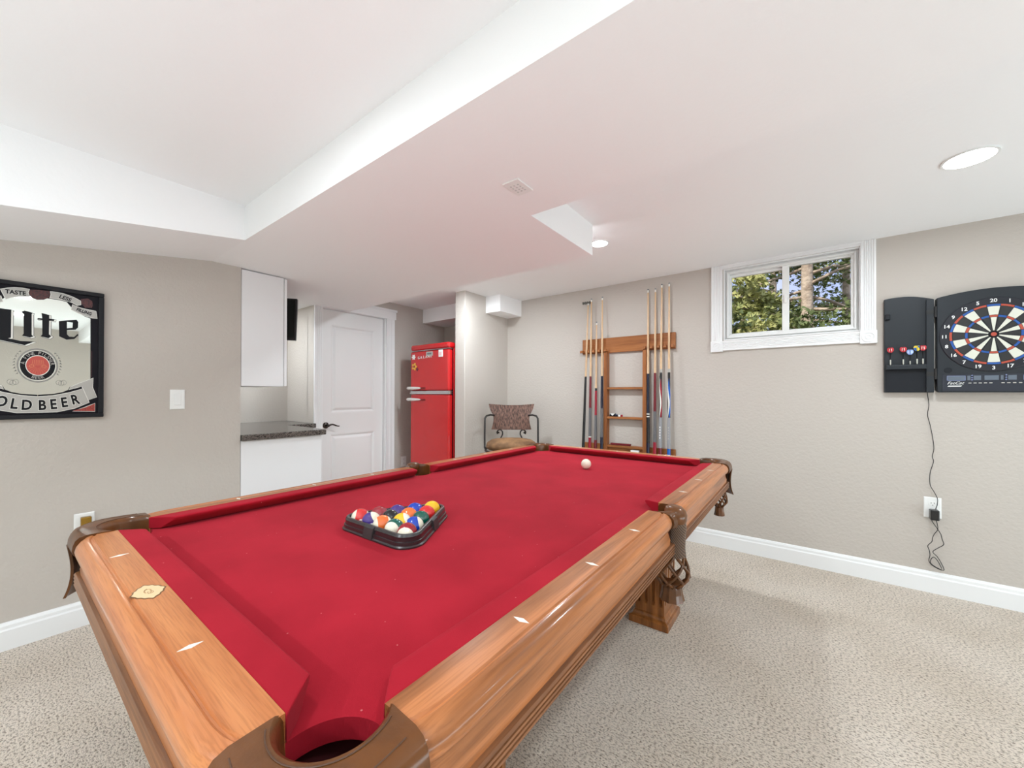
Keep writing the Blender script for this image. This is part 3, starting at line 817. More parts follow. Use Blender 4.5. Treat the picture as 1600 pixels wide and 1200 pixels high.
for cx, cy, ang in ((0, -s*.866, -PI/2), (s/4, -s*.433, PI/6), (-s/4, -s*.433, PI*5/6)):
    bm = bmesh.new(); t_ = (-math.sin(ang), math.cos(ang)); n_ = (math.cos(ang), math.sin(ang))
    prof = [(st+.008, .001), (st+.0225, .001), (st+.0222, .005), (st+.0165, .033), (st+.008, .0385)]
    add_prism(bm, prof, lambda a, z, u: (cx+n_[0]*a+t_[0]*u, cy+n_[1]*a+t_[1]*u, z), -.022, .022)
    obj('grip_panel', bm, mat('matte_black_plastic', srgb(48, 46, 47), .5), rack, bevel=.001)

# ================================================================== cue rack and cues
CR = thing('cue_rack', 'oak wall rack holding eight cues, with small shelves', 'cue rack', (-1.298, YB, 0))
RX = -1.298
def rb(*a):                                             # box in world numbers, moved to the rack's frame
    bm = bmesh.new(); add_box(bm, a[0]-RX, a[1]-RX, a[2]-YB, a[3]-YB, a[4], a[5]); return bm
obj('header_board', rb(-1.722, -.872, YB-.026, YB-.001, 1.575, 1.712), 'rack_x', CR, bevel=.003)
for x0, x1, xs in ((-1.745, -1.452, (-1.667, -1.623, -1.568, -1.510)), (-1.138, -.872, (-1.089, -1.029, -.979, -.916))):
    bm = bmesh.new(); add_box(bm, x0-RX, x1-RX, -.036, -.026, 1.585, 1.607)
    ed = [x0] + [(p+q)/2 for p, q in zip(xs, xs[1:])] + [x1]
    for k, xa in enumerate(ed):
        l = x0 if k == 0 else xs[k-1]+.0125; r = x1 if k == len(ed)-1 else xs[k]-.0125
        c = (l+r)/2; h = min(.011, (r-l)/2)
        add_box(bm, c-h-RX, c+h-RX, -.064, -.034, 1.585, 1.607)
    obj('cue_clip', bm, 'rack_x', CR, bevel=.002)
for x0 in (-1.492, -1.134): obj('upright', rb(x0, x0+.034, YB-.058, YB-.001, .56, 1.575), 'rack_z', CR, bevel=.002)
for z in (1.237, .972, .714): obj('shelf', rb(-1.458, -1.134, YB-.056, YB-.001, z, z+.020), 'rack_x', CR, bevel=.002)
obj('bottom_board', rb(-1.722, -.872, YB-.024, YB-.001, .575, .735), 'rack_x', CR, bevel=.003)
for x0, x1 in ((-1.722, -1.492), (-1.100, -.872)):
    bm = rb(x0, x1, YB-.100, YB-.024, .600, .622); obj('cue_base', bm, 'rack_x', CR, bevel=.003)
obj('bottom_shelf', rb(-1.458, -1.134, YB-.068, YB-.024, .60, .622), 'rack_x', CR, bevel=.002)
SH1, SH2 = srgb(226, 194, 158), srgb(212, 178, 140)
M['shaft'] = wood('maple_shaft', SH1, SH2, 'z', .3, .2, 2)
M['black_lacquer'] = mat('black_lacquer', srgb(26, 26, 28), .25)
M['navy'] = mat('navy_lacquer', srgb(26, 30, 50), .25)
M['bluelac'] = mat('blue_lacquer', srgb(28, 92, 178), .25)
M['darkred'] = mat('dark_red_lacquer', srgb(112, 28, 38), .25)
M['crimson'] = mat('crimson_lacquer', srgb(150, 24, 46), .25)
M['wrap'] = mat('grey_linen_wrap', srgb(104, 102, 104), .8, bump=(400, .4, .001))
M['silverwrap'] = mat('silver_grey_wrap', srgb(150, 150, 154), .6)
cue_z0 = .6225
# top x, top z, x at z=.71, segments of the butt as (z_low, z_high, material, part name), label
cues = [
 (-1.6578, 2.068, -1.685, [(0, 1.36, 'black_lacquer', 'butt')], 'pale cue stick with all black butt and crossed bridge head, leftmost', 'bridge'),
 (-1.6249, 2.0937, -1.6191, [(1.065, 1.36, 'darkred', 'butt'), (.80, 1.065, 'wrap', 'grip_wrap'), (.79, .80, 'cream', 'ring'), (0, .79, 'crimson', 'butt_sleeve')], 'cue with dark red butt and crimson end, next to the bridge stick', None),
 (-1.5723, 1.8701, -1.5611, [(1.225, 1.25, 'black_lacquer', 'joint'), (1.0, 1.225, 'crimson', 'butt'), (.77, 1.0, 'wrap', 'grip_wrap'), (0, .77, 'darkred', 'butt_sleeve')], 'short cue with crimson butt, its tip lower than all others', None),
 (-1.5152, 2.0956, -1.501, [(1.065, 1.36, 'navy', 'butt'), (.80, 1.065, 'wrap', 'grip_wrap'), (0, .80, 'navy', 'butt_sleeve')], 'cue with dark navy butt, beside the left upright of the rack', None),
 (-1.094, 2.0993, -1.0794, [(1.03, 1.37, 'navy', 'butt'), (1.02, 1.03, 'cream', 'ring'), (1.008, 1.02, 'black_lacquer', 'collar'), (.998, 1.008, 'cream', 'ring'), (.78, .998, 'black_lacquer', 'grip_wrap'), (0, .78, 'navy', 'butt_sleeve')], 'cue with navy and black butt with two white rings, beside right upright', None),
 (-1.0317, 2.0947, -1.0233, [(1.05, 1.375, 'darkred', 'butt'), (.79, 1.05, 'wrap', 'grip_wrap'), (0, .79, 'crimson', 'butt_sleeve')], 'cue with dark red butt and grey wrap, right of the white ringed cue', None),
 (-.9787, 2.124, -.9787, [(1.375, 1.405, 'silver', 'joint_collar'), (1.0, 1.375, 'black_lacquer', 'butt'), (.745, 1.0, 'silverwrap', 'grip_wrap'), (0, .745, 'darkred', 'butt_sleeve')], 'cue with black butt and white and red flame, silver joint', 'red'),
 (-.919, 2.1247, -.9093, [(1.375, 1.405, 'silver', 'joint_collar'), (1.0, 1.375, 'black_lacquer', 'butt'), (.745, 1.0, 'silverwrap', 'grip_wrap'), (0, .745, 'bluelac', 'butt_sleeve')], 'cue with black butt and white and blue flame, rightmost on rack', 'blue')]
for xt, zt, xb, segs, lab, extra in cues:
    ytop, yb = YB-.034, YB-.0765
    slope_x, slope_y = (xt-xb)/(zt-.71), (ytop-yb)/(zt-.71)
    x0, y0 = xb+slope_x*(cue_z0-.71), yb+slope_y*(cue_z0-.71)
    d = Vector((xt-x0, ytop-y0, zt-cue_z0)); Lq = d.length
    t = thing('cue_stick', lab, 'cue', (x0, y0, cue_z0), 0, 'cues standing in the wall rack')
    t.rotation_euler = Vector((0, 0, 1)).rotation_difference(d.normalized()).to_euler()
    rad = lambda z: .0145-.0083*min(1, z/Lq)**.9
    def seg_obj(name, za, zb, mt):
        bm = bmesh.new(); add_lathe(bm, [(rad(za), za), (rad((za+zb)/2), (za+zb)/2), (rad(zb), zb)], 14); return obj(name, bm, mt, t, smooth=True)
    hi = max(s_[1] for s_ in segs)-cue_z0
    seg_obj('shaft', hi, Lq-.030, 'shaft')
    seg_obj('ferrule', Lq-.030, Lq-.008, 'cream')
    if extra != 'bridge': seg_obj('tip', Lq-.008, Lq, mat('cue_tip', srgb(96, 104, 112), .8))
    for za, zb, mt, nm in segs:
        za, zb = max(0.004, za-cue_z0), zb-cue_z0
        if zb-za > .003: seg_obj(nm, za, zb, mt)
    bm = bmesh.new(); add_lathe(bm, [(.011, 0), (.0145, .001), (.0145, .004)], 14); obj('bumper', bm, 'black', t)
    if extra in ('red', 'blue'):                        # flame inlay: curling bands wrapped on the butt
        for nm, mt, ph, wd in (('white_flame', 'cream', -.25, .5), ('colour_flame', 'crimson' if extra == 'red' else 'bluelac', .75, 1.0)):
            bm = bmesh.new(); rings = []
            for j in range(25):
                f_ = j/24; z = 1.0-cue_z0+.33*f_; a = -PI/2+ph+.55*math.sin(f_*2*PI-.6); hw = wd*math.sin(PI*min(1, .08+f_*.92))
                r0, r1 = rad(z)*.97, rad(z)*1.02+.0003
                rings.append([(rr*math.cos(a+hw*k), rr*math.sin(a+hw*k), z) for rr, ks in ((r1, (-1, -.5, 0, .5, 1)), (r0, (1, .5, 0, -.5, -1))) for k in ks])
            add_loft(bm, rings); obj(nm, bm, mt, t)
        bm = bmesh.new()
        for i, ch in enumerate('|||||'):
            add_box(bm, -.004, .004, -rad(.25)-.0010, -rad(.25)+.002, .20+.022*i, .214+.022*i)
        obj('grip_marks', bm, 'white' if extra == 'red' else 'silver', t)
    if extra == 'bridge':
        bm = bmesh.new(); zt_ = Lq
        add_box(bm, -.058, .023, -.006, .006, zt_-.016, zt_+.002)
        for k in range(4): add_box(bm, -.058+.023*k, -.046+.023*k, -.010, .010, zt_-.018, zt_+.006)
        obj('bridge_head', bm, mat('pewter', srgb(92, 90, 84), .35, metal=.6), t, bevel=.003)
# small things on the rack's shelves
def small(name, bm, mt, lab, cat, loc, rz=0, **k):
    o = obj(name, bm, mt, None, **k); o.location = loc; o.rotation_euler = (0, 0, rz); return tag(o, lab, cat)
sh2 = .972+.0205; ys_ = YB-.032
bm = bmesh.new(); add_prism(bm, [(-.028, 0), (.028, 0), (.022, .026), (-.022, .026)], lambda a, b, d: (a, d, b), -.014, .014)
o_ = small('chalk_box', bm, 'ink', 'black and white folded packet on middle shelf of cue rack', 'packet', (-1.410, ys_, sh2))
bm = bmesh.new(); add_prism(bm, [(-.022, .0262), (.022, .0262), (0, .004)], lambda a, b, d: (a, d, b), -.0155, -.0142); obj('white_flap', bm, 'white', o_)
for i, (x, c_, lb) in enumerate(((-1.372, 'navy', 'dark blue chalk cube on middle shelf of cue rack'), (-1.345, 'white', 'white chalk cube on middle shelf of cue rack'), (-1.325, 'crimson', 'pinkish red chalk cube on middle shelf of cue rack'))):
    o_ = small('chalk_cube', box(-.009, .009, -.009, .009, 0, .018), c_, lb, 'chalk', (x, ys_-.01, sh2), .2*i, bevel=.001)
    o_['group'] = 'chalk cubes on the rack shelf'
    bm = bmesh.new(); add_lathe(bm, [(.0062, .0181), (.0062, .0192)], 12); obj('chalk_top', bm, 'white' if c_ == 'crimson' else 'bluelac', o_)
small('wooden_box', box(-.092, .092, -.016, .016, 0, .017), 'darkred', 'flat dark red stick box on the lower shelf of cue rack', 'box', (-1.338, ys_, .735), bevel=.003)
small('paper_pad', box(-.035, .035, -.018, .018, 0, .082), 'white', 'small white pad on the bottom shelf of cue rack', 'pad', (-1.20, ys_-.0115-.003, .6225), bevel=.001)

# ================================================================== dartboard cabinet, darts, outlet and cord
DX, DZ = .832, 1.534
DBT = thing('dartboard_cabinet', 'black electronic dartboard cabinet with door open on greige wall', 'dartboard', (DX, YB, DZ))
FY = -.052                                              # face plane, in the cabinet's frame
fdb = lambda a, b, d: (a, FY-d, b)
def arch(x): return .262-.9*(x/.216)**2*.03
HW = .216
out = [(-HW+.010, -.326), (HW-.010, -.326), (HW, -.316)]
out += [(HW*(1-k/12), arch(HW*(1-k/12))) for k in range(25)]
out += [(-HW, -.316)]
bm = bmesh.new(); add_prism(bm, out, fdb, -.050, 0); obj('cabinet_body', bm, 'charcoal', DBT, bevel=.003)
bm = bmesh.new(); add_lathe(bm, [(.2085, .0), (.2085, .004), (.205, .006), (0, .006)], 64)
for v in bm.verts: v.co = Vector((v.co.x, FY-v.co.z+.001, v.co.y))
nr = obj('number_ring', bm, mat('black_ring', srgb(22, 24, 34), .35), DBT)
segs = {'black_segment': (mat('segment_black', srgb(34, 35, 36), .45), []), 'white_segment': (mat('segment_white', srgb(212, 212, 198), .5), []), 'blue_segment': (mat('segment_blue', srgb(30, 82, 156), .4), []), 'red_segment': (mat('segment_red', srgb(176, 74, 54), .4), [])}
ring_r = [(.021, .0955, 's'), (.0975, .1075, 't'), (.1095, .1565, 's'), (.1585, .1685, 'd')]
for k in range(20):
    a = PI/2 - k*PI/10
    for r0, r1, kd in ring_r:
        even = k % 2 == 0
        nm = {'s': 'white_segment' if even else 'black_segment', 'd': 'blue_segment' if even else 'red_segment', 't': 'red_segment' if even else 'blue_segment'}[kd]
        g = .0011/r0
        segs[nm][1].append((r0, r1, a-PI/20+min(g, .04), a+PI/20-min(g, .04)))
for nm, (mt, ls) in segs.items():
    for r0, r1, a0, a1 in ls:
        bm = bmesh.new(); add_ring(bm, fdb, r0, r1, a0, a1, .004, .0085, 5); obj(nm, bm, mt, nr)
bm = bmesh.new(); add_ring(bm, fdb, 0, .0195, 0, 2*PI-.001, .004, .0085, 32); bl = obj('bullseye', bm, 'ink', DBT)
bm = bmesh.new(); add_ring(bm, fdb, 0, .011, 0, 2*PI-.001, .0085, .0092, 24); obj('inner_bull', bm, segs['red_segment'][0], bl)
RGT, UPD = (1, 0, 0), (0, 0, 1)
bm = bmesh.new()
for k, nme in enumerate((20, 1, 18, 4, 13, 6, 10, 15, 2, 17, 3, 19, 7, 16, 8, 11, 14, 9, 12, 5)):
    a = PI/2-k*PI/10
    add_text(bm, str(nme), .0275, (.1885*math.cos(a), FY-.0068, .1885*math.sin(a)), RGT, UPD, bold=.0005)
obj('score_numbers', bm, 'white', DBT)
# control strip: displays, buttons, lettering
bm = bmesh.new(); add_box(bm, -.196, .196, FY-.002, FY, -.318, -.222); pn = obj('control_panel', bm, mat('panel_navy', srgb(34, 38, 50), .35), DBT)
lcd = mat('grey_display', srgb(98, 108, 120), .2)
fb_ = mat('display_border', srgb(120, 132, 170), .4)
for x0, x1, bordered in ((-.178, -.105, 1), (-.098, -.086, 0), (-.074, -.046, 0), (-.033, .019, 0), (.026, .036, 0), (.052, .082, 0), (.105, .178, 1)):
    p0 = obj('display', box(x0, x1, FY-.004, FY-.001, -.256, -.230), lcd, pn)
    if bordered:
        bm = bmesh.new()
        for b_ in ((x0, x1, -.2575, -.2555), (x0, x1, -.2315, -.2295), (x0, x0+.002, -.2575, -.2295), (x1-.002, x1, -.2575, -.2295)): add_box(bm, b_[0], b_[1], FY-.005, FY-.003, b_[2], b_[3])
        obj('display_frame', bm, fb_, pn)
for x in (-.080, .045):
    bm = bmesh.new()
    for z in (-.229, -.242, -.254): add_lathe(bm, [(.0035, FY-.006), (.0035, FY-.001)], 12, (x, 0, z), 'y')
    obj('indicator', bm, fb_, pn)
for x in [-.088+.0195*k for k in range(5)]+[.034+.0205*k for k in range(6)]:
    obj('button', box(x-.006, x+.006, FY-.005, FY-.001, -.275, -.2695), 'silver', pn, bevel=.0015)
bm = bmesh.new(); add_text(bm, 'FatCat', .028, (-.142, FY-.0026, -.272), RGT, UPD, sx=.86, sy=.8, shear=.35)
add_prism(bm, [(-.176, -.2925), (-.123, -.2925), (-.118, -.2865), (-.171, -.2865)], fdb, .0021, .003)
obj('lettering', bm, 'white', pn)
bm = bmesh.new(); add_lathe(bm, [(.016, FY-.002), (.016, FY+.004)], 24, (-.172, 0, -.196), 'y'); obj('sensor_disc', bm, 'charcoal_dark', DBT)
# open door on the left, lying against the wall
dw = .2165; dx0 = -.442
bm = bmesh.new()
def darch(x): return .262+.9*.03*0 - .027*((x-dx0)/dw)**2
dpts = [(dx0, -.326), (dx0+dw, -.326)] + [(dx0+dw*(1-k/10), darch(dx0+dw*(1-k/10))+(.010*math.sin(PI*(1-k/10)) if k < 10 else 0)) for k in range(11)]
add_prism(bm, dpts, fdb, -.050, -.022)
dd = obj('cabinet_door', bm, 'charcoal', DBT, bevel=.002)
ft = FY+.022
obj('door_stile', box(dx0+.182, dx0+dw-.002, ft-.018, ft, -.324, .232), 'charcoal', dd, bevel=.002)
obj('dart_holder', box(dx0+.006, dx0+.182, ft-.030, ft, -.184, -.156), 'charcoal', dd, bevel=.003)
obj('lower_pocket', box(dx0+.006, dx0+.182, ft-.004, ft, -.322, -.186), 'charcoal_dark', dd, bevel=.001)
obj('door_catch', box(dx0+.004, dx0+.026, ft-.016, ft, .130, .164), 'charcoal_dark', dd, bevel=.003)
for z in (.155, -.215):
    bm = bmesh.new(); add_box(bm, dx0+dw-.035, dx0+dw-.004, ft-.0195, ft-.018, z-.012, z+.012)
    add_tube(bm, [(dx0+dw+.004, ft-.016, z-.032), (dx0+dw+.004, ft-.016, z+.032)], .0075, 10)
    obj('hinge', bm, 'black', DBT, bevel=.001)
# darts standing in the holder
for i, (x, dz, cl, barrel, lab) in enumerate(((.416, .0, 'red', 'long', 'dart with red flight standing alone, leftmost in the dartboard door'), (.473, .0, 'red', 'long', 'dart with red flight left of the light blue one'),
        (.503, -.018, 'ice', 'short', 'dart with light blue flight, lowest in the holder'), (.533, .004, 'multi', 'long', 'dart with yellow and blue flight in the dartboard door'), (.558, .004, 'red', 'long', 'dart with red flight touching the yellow and blue one'))):
    zb = DZ-.1565+.0007
    t = thing('dart', lab, 'dart', (x, YB+ft-.017, zb), 0, 'darts in the dartboard door')
    fz_ = .094+dz
    bm = bmesh.new(); add_lathe(bm, [(.0008, 0), (.0018, .008 if barrel == 'short' else .003), (.0034, .010 if barrel == 'short' else .005), (.0036, .030), (.003, .034)] if barrel == 'long' else [(.0008, 0), (.0018, .004), (.0028, .006), (.0028, .020), (.002, .023)], 12); obj('barrel', bm, mat('dart_barrel', srgb(206, 206, 196), .35, metal=.3), t)
    bm = bmesh.new(); add_lathe(bm, [(.0016, .03 if barrel == 'long' else .021), (.0014, fz_-.012)], 8); obj('stem', bm, 'ink', t)
    fl = {'red': srgb(196, 40, 52), 'ice': srgb(140, 165, 220), 'multi': srgb(226, 205, 70)}[cl]
    sh = [(0, -.016), (.008, -.013), (.0145, -.004), (.016, .006), (.0125, .014), (.006, .0165), (0, .015)]
    bm = bmesh.new()
    for sgn in (1, -1): add_prism(bm, [(sgn*a, b) for a, b in sh], lambda a, b, d: (a, d, fz_+b), -.0004, .0004)
    add_prism(bm, [(-a, b) for a, b in sh], lambda a, b, d: (d, a, fz_+b), -.0004, .0004)
    fo = obj('flight', bm, mat('flight_paint', fl, .4), t)
    bm = bmesh.new()
    if cl == 'multi':
        for pts in ([(-.016, .002), (-.003, .004), (-.002, -.016), (-.010, -.011)], [(.003, .016), (.013, .012), (.012, .002), (.004, .006)]): add_prism(bm, pts, lambda a, b, d: (a, d, fz_+b), -.0009, -.0005)
        obj('flight_patch', bm, 'bluelac', fo)
    elif cl == 'red':
        for sg in (-1, 1): add_prism(bm, [(sg*.004, -.010), (sg*.007, -.004), (sg*.006, .009), (sg*.0025, .010)], lambda a, b, d: (a, d, fz_+b), -.0009, -.0005)
        obj('flight_patch', bm, 'cream', fo)
    else:
        for sg in (-1, 1): add_prism(bm, [(sg*.003, -.010), (sg*.012, -.004), (sg*.011, .010), (sg*.003, .010)], lambda a, b, d: (a, d, fz_+b), -.0009, -.0005)
        obj('flight_patch', bm, mat('ice_blue', srgb(196, 212, 240), .4), fo)
# wall outlet below with adapter and cord
def wall_plate(name, lab, cat, center, right, nrm, w=.072, h=.117):
    R_, N_ = Vector(right), Vector(nrm); U_ = Vector((0, 0, 1)); c_ = Vector(center)
    t = thing(name, lab, cat, center)
    fn = lambda a, b, d: tuple(R_*a+U_*b+N_*d)
    bm = bmesh.new(); add_loft(bm, [[fn(sx*(w/2-i), sy*(h/2-i), d) for sx, sy in ((-1,-1),(1,-1),(1,1),(-1,1))] for i, d in ((0, .0003), (0, .004), (.004, .006))]); obj('cover_plate', bm, 'white', t)
    return t, fn
def receptacle(t, fn, zc):
    bm = bmesh.new(); add_prism(bm, [(.0165*math.cos(a)*1.0, zc+max(-.0135, min(.0135, .0175*math.sin(a)))) for a in [2*PI*k/24 for k in range(24)]], fn, .0055, .0085); r = obj('receptacle', bm, 'white', t)
    bm = bmesh.new()
    for x in (-.0065, .0065): add_prism(bm, [(x-.001, zc-.001), (x+.001, zc-.001), (x+.001, zc+.008), (x-.001, zc+.008)], fn, .0084, .0088)
    add_ring(bm, lambda a, b, d: fn(a, zc-.008+b, d), 0, .0025, 0, 2*PI-.01, .0084, .0088, 10)
    obj('socket_slots', bm, 'ink', r)
t, fn = wall_plate('wall_outlet', 'white wall outlet under the dartboard with black adapter plugged in', 'outlet', (.604, YB, .512), (1, 0, 0), (0, -1, 0), .074, .124)
receptacle(t, fn, .024); receptacle(t, fn, -.024)
bm = bmesh.new(); add_box(bm, -.019, .019, -.045, 0, -.030, .030)
ad = obj('power_adapter', bm, 'black', None, bevel=.004); ad.location = (.606, YB-.0095, .476); tag(ad, 'black power adapter plugged into outlet below the dartboard', 'adapter')
CORD_MAIN = [(0.5799, 1.2056), (0.5877, 1.1354), (0.5819, 1.0732), (0.5925, 1.0117), (0.6031, 0.9352), (0.608, 0.8688), (0.6008, 0.8219), (0.6064, 0.7916), (0.5921, 0.7232), (0.592, 0.6511), (0.6076, 0.6123), (0.6223, 0.5716), (0.6209, 0.5325), (0.6187, 0.4964)]
CORD_LOOP = [(0.596, 0.4388), (0.6073, 0.4174), (0.62, 0.3945), (0.6353, 0.3621), (0.6408, 0.3328), (0.647, 0.3038), (0.6268, 0.2807), (0.6021, 0.2502), (0.6197, 0.226), (0.6351, 0.1943), (0.6482, 0.1541), (0.635, 0.1526), (0.6126, 0.1628), (0.5935, 0.1803), (0.5949, 0.2043), (0.607, 0.2187), (0.6232, 0.1983), (0.6392, 0.1578)]
CORD_TAIL = [(0.6165, 0.4398), (0.6221, 0.3919), (0.6072, 0.358), (0.6001, 0.3339), (0.5972, 0.3106), (0.5807, 0.2831), (0.5871, 0.2538), (0.5892, 0.2255), (0.5849, 0.1966), (0.5942, 0.1733), (0.6196, 0.1565), (0.6378, 0.1503)]
ART = {'L': [(-0.0059, 1.5783), (0.0388, 1.577), (0.0384, 1.4469), (0.0301, 1.4429), (0.0646, 1.4344), (0.1073, 1.436), (0.0784, 1.4158), (0.0301, 1.4275), (-0.0179, 1.4373), (-0.0181, 1.4735), (-0.0035, 1.4633), (-0.0058, 1.554)], 'i': [(0.0697, 1.573), (0.0775, 1.5794), (0.1014, 1.5721), (0.0986, 1.5653), (0.0991, 1.4668), (0.1048, 1.4605), (0.094, 1.4541), (0.0703, 1.4601), (0.0753, 1.4702), (0.0748, 1.5613)], 't': [(0.1286, 1.5767), (0.1527, 1.571), (0.1528, 1.5535), (0.1697, 1.5522), (0.1676, 1.544), (0.1528, 1.5431), (0.1523, 1.4767), (0.1599, 1.4678), (0.1512, 1.457), (0.1263, 1.4638), (0.1316, 1.4741), (0.1312, 1.5423), (0.1148, 1.5437), (0.1177, 1.5505), (0.1312, 1.5513)], 'e1': [(0.1838, 1.5452), (0.2099, 1.5538), (0.2103, 1.4839), (0.2178, 1.4728), (0.2347, 1.4735), (0.2464, 1.4898), (0.2491, 1.484), (0.2357, 1.4635), (0.2091, 1.4571), (0.1851, 1.4709)], 'e2': [(0.2086, 1.5536), (0.2419, 1.5614), (0.2479, 1.5508), (0.2471, 1.5223), (0.2399, 1.5112), (0.2101, 1.5052), (0.2101, 1.5132), (0.2287, 1.5191), (0.2299, 1.5454), (0.2099, 1.5465)], 'taste': [(0.0083, 1.6664), (0.0288, 1.6752), (0.0478, 1.6813), (0.071, 1.6839), (0.0908, 1.6831), (0.0861, 1.6657), (0.0926, 1.6486), (0.0557, 1.6424), (0.0385, 1.6346), (0.0235, 1.623), (0.017, 1.6425)], 'less': [(0.1554, 1.6854), (0.1775, 1.6862), (0.1991, 1.6835), (0.2279, 1.674), (0.2546, 1.659), (0.2556, 1.6402), (0.2438, 1.6353), (0.228, 1.6458), (0.208, 1.6513), (0.1819, 1.6555), (0.1543, 1.6553), (0.1589, 1.6718)], 'filling': [(0.2294, 1.6353), (0.2438, 1.6265), (0.2621, 1.621), (0.3089, 1.6154), (0.3129, 1.5786), (0.2948, 1.5799), (0.2715, 1.5858), (0.2462, 1.5979), (0.2237, 1.6108)], 'hop1': [(0.0924, 1.6816), (0.1231, 1.6863), (0.1512, 1.6872), (0.1555, 1.6724), (0.1505, 1.6552), (0.1356, 1.6425), (0.1152, 1.6385), (0.097, 1.6451), (0.0885, 1.6649)], 'hop2': [(0.2554, 1.6687), (0.2803, 1.6763), (0.2953, 1.6669), (0.2983, 1.6454), (0.2946, 1.6309), (0.2713, 1.6281), (0.2583, 1.6448)], 'inner': [(0.1171, 1.6504), (0.1522, 1.6509), (0.182, 1.6502), (0.2081, 1.646), (0.2192, 1.6288), (0.2349, 1.6047), (0.2715, 1.5817), (0.2902, 1.5751), (0.291, 1.4183), (0.2918, 1.263), (0.255, 1.2414), (0.2214, 1.2219), (0.2157, 1.2058), (0.1974, 1.1943), (0.1674, 1.1857), (0.1196, 1.181)], 'edge': [(0.1168, 1.7029), (0.2525, 1.7128), (0.3204, 1.6961), (0.3219, 1.4213), (0.3213, 1.077), (0.2111, 1.0767), (0.1202, 1.0767)], 'cold': [(0.1197, 1.1714), (0.1674, 1.1765), (0.2193, 1.1911), (0.2652, 1.2118), (0.2868, 1.1421), (0.2375, 1.1139), (0.1806, 1.0977), (0.1201, 1.0972)], 'tail': [(0.2183, 1.2078), (0.2245, 1.2206), (0.255, 1.2401), (0.3012, 1.2674), (0.2986, 1.2191), (0.3136, 1.1694), (0.2793, 1.1518), (0.2633, 1.224), (0.2415, 1.2169)], 'redtri': [(0.2309, 1.1), (0.274, 1.1164), (0.3076, 1.1363), (0.3078, 1.0962)], 'emb_c': (0.1189, 1.3219), 'emb_r': 0.0631, 'emb_rv': 0.0819}
def smooth_path(pts, y, sub=4):
    P = [Vector((x, y, z)) for x, z in pts]; out = []
    for i in range(len(P)-1):
        p0, p1, p2, p3 = P[max(0, i-1)], P[i], P[i+1], P[min(len(P)-1, i+2)]
        for k in range(sub):
            t = k/sub
            out.append(.5*((2*p1)+(p2-p0)*t+(2*p0-5*p1+4*p2-p3)*t*t+(3*p1-p0-3*p2+p3)*t**3))
    return out+[P[-1]]
bm = bmesh.new()
add_tube(bm, [(CORD_MAIN[0][0], YB-.012, CORD_MAIN[0][1]+.02)]+smooth_path(CORD_MAIN, YB-.016)[2:-4]+[(.612, YB-.030, .510)], .0019, 6)
add_tube(bm, [(.598, YB-.03, .446)]+smooth_path(CORD_LOOP, YB-.019)[1:], .0019, 6)
add_tube(bm, [(.612, YB-.03, .446)]+smooth_path(CORD_TAIL, YB-.024)[1:], .0019, 6)
tag(obj('power_cable', bm, 'black', None, smooth='all'), 'thin black cord dangling in loops from dartboard to outlet', 'cord')

# ================================================================== framed mirror
MY0, MY1, MZ0, MZ1 = -.102, .3385, 1.066, 1.711
SG = thing('framed_mirror', 'black framed beer mirror with Lite lettering on left wall', 'framed mirror', (XL, .118, 1.388))
cY, cZ = .118, 1.388
fm = lambda a, b, d: (.012+d, a-cY, b-cZ)               # art plane: a along the wall, b up, depth into the room
bm = bmesh.new(); w = .020
for y0, y1, z0, z1 in ((MY0, MY1, MZ0, MZ0+w), (MY0, MY1, MZ1-w, MZ1), (MY0, MY0+w, MZ0+w, MZ1-w), (MY1-w, MY1, MZ0+w, MZ1-w)):
    add_box(bm, .001, .026, y0-cY, y1-cY, z0-cZ, z1-cZ)
obj('frame', bm, mat('black_frame', srgb(30, 30, 34), .5, spec=.2), SG, bevel=.003)
obj('mirror', box(.002, .012, MY0+w-.002-cY, MY1-w+.002-cY, MZ0+w-.002-cZ, MZ1-w+.002-cZ), 'mirror', SG)
EC = ART['emb_c']; mir = lambda pts: [(2*EC[0]-a, b) for a, b in pts]
def art(name, polys, mt, d, parent=SG, th=.0005):
    bm = bmesh.new()
    for p in polys: add_prism(bm, p, fm, d, d+th)
    return obj(name, bm, mt, parent)
inner, edge = ART['inner'], ART['edge']
# black border: between the curved inner edge and the frame, right half and its mirror image
band = inner[::-1] + [(EC[0], MZ1-w), (MY1-w, MZ1-w), (MY1-w, MZ0+w), (EC[0], MZ0+w)]
border = art('border', [band[::-1], mir(band)], mat('border_ink', srgb(20, 17, 24), .5, spec=.15), .0002)
xr = inner[8][0]+.004
line = [(xr, inner[8][1]-.01), (xr+.0016, inner[8][1]-.01), (xr+.0016, inner[9][1]+.01), (xr, inner[9][1]+.01)]
for q_ in (line, mir(line)): art('border_line', [q_], 'maroon', .0009, border)
def grow(pts, s):
    cx = sum(p[0] for p in pts)/len(pts); cy = sum(p[1] for p in pts)/len(pts)
    out = []
    for i, p in enumerate(pts):
        a, b = Vector(pts[i-1]), Vector(pts[(i+1) % len(pts)]); t = (b-a).normalized(); n_ = Vector((t.y, -t.x))
        if n_.dot(Vector(p)-Vector((cx, cy))) < 0 and False: n_ = -n_
        out.append((p[0]+n_.x*s, p[1]+n_.y*s))
    area = lambda q: abs(sum(q[i-1][0]*q[i][1]-q[i][0]*q[i-1][1] for i in range(len(q))))
    if area(out) < area(pts): out = [(2*p[0]-o_[0], 2*p[1]-o_[1]) for p, o_ in zip(pts, out)]
    return out
for p_ in (ART['hop1'], ART['hop2'], mir(ART['hop2'])): art('hop_motif', [p_], 'maroon', .0009, border)
for q_ in (lambda p: p, mir):
    art('corner_outline', [q_(grow(ART['redtri'], .003))], 'cream', .0009, border)
    art('red_corner', [q_(ART['redtri'])], 'brick_ink', .0015, border)
RY, UZ = (0, 1, 0), (0, 0, 1)
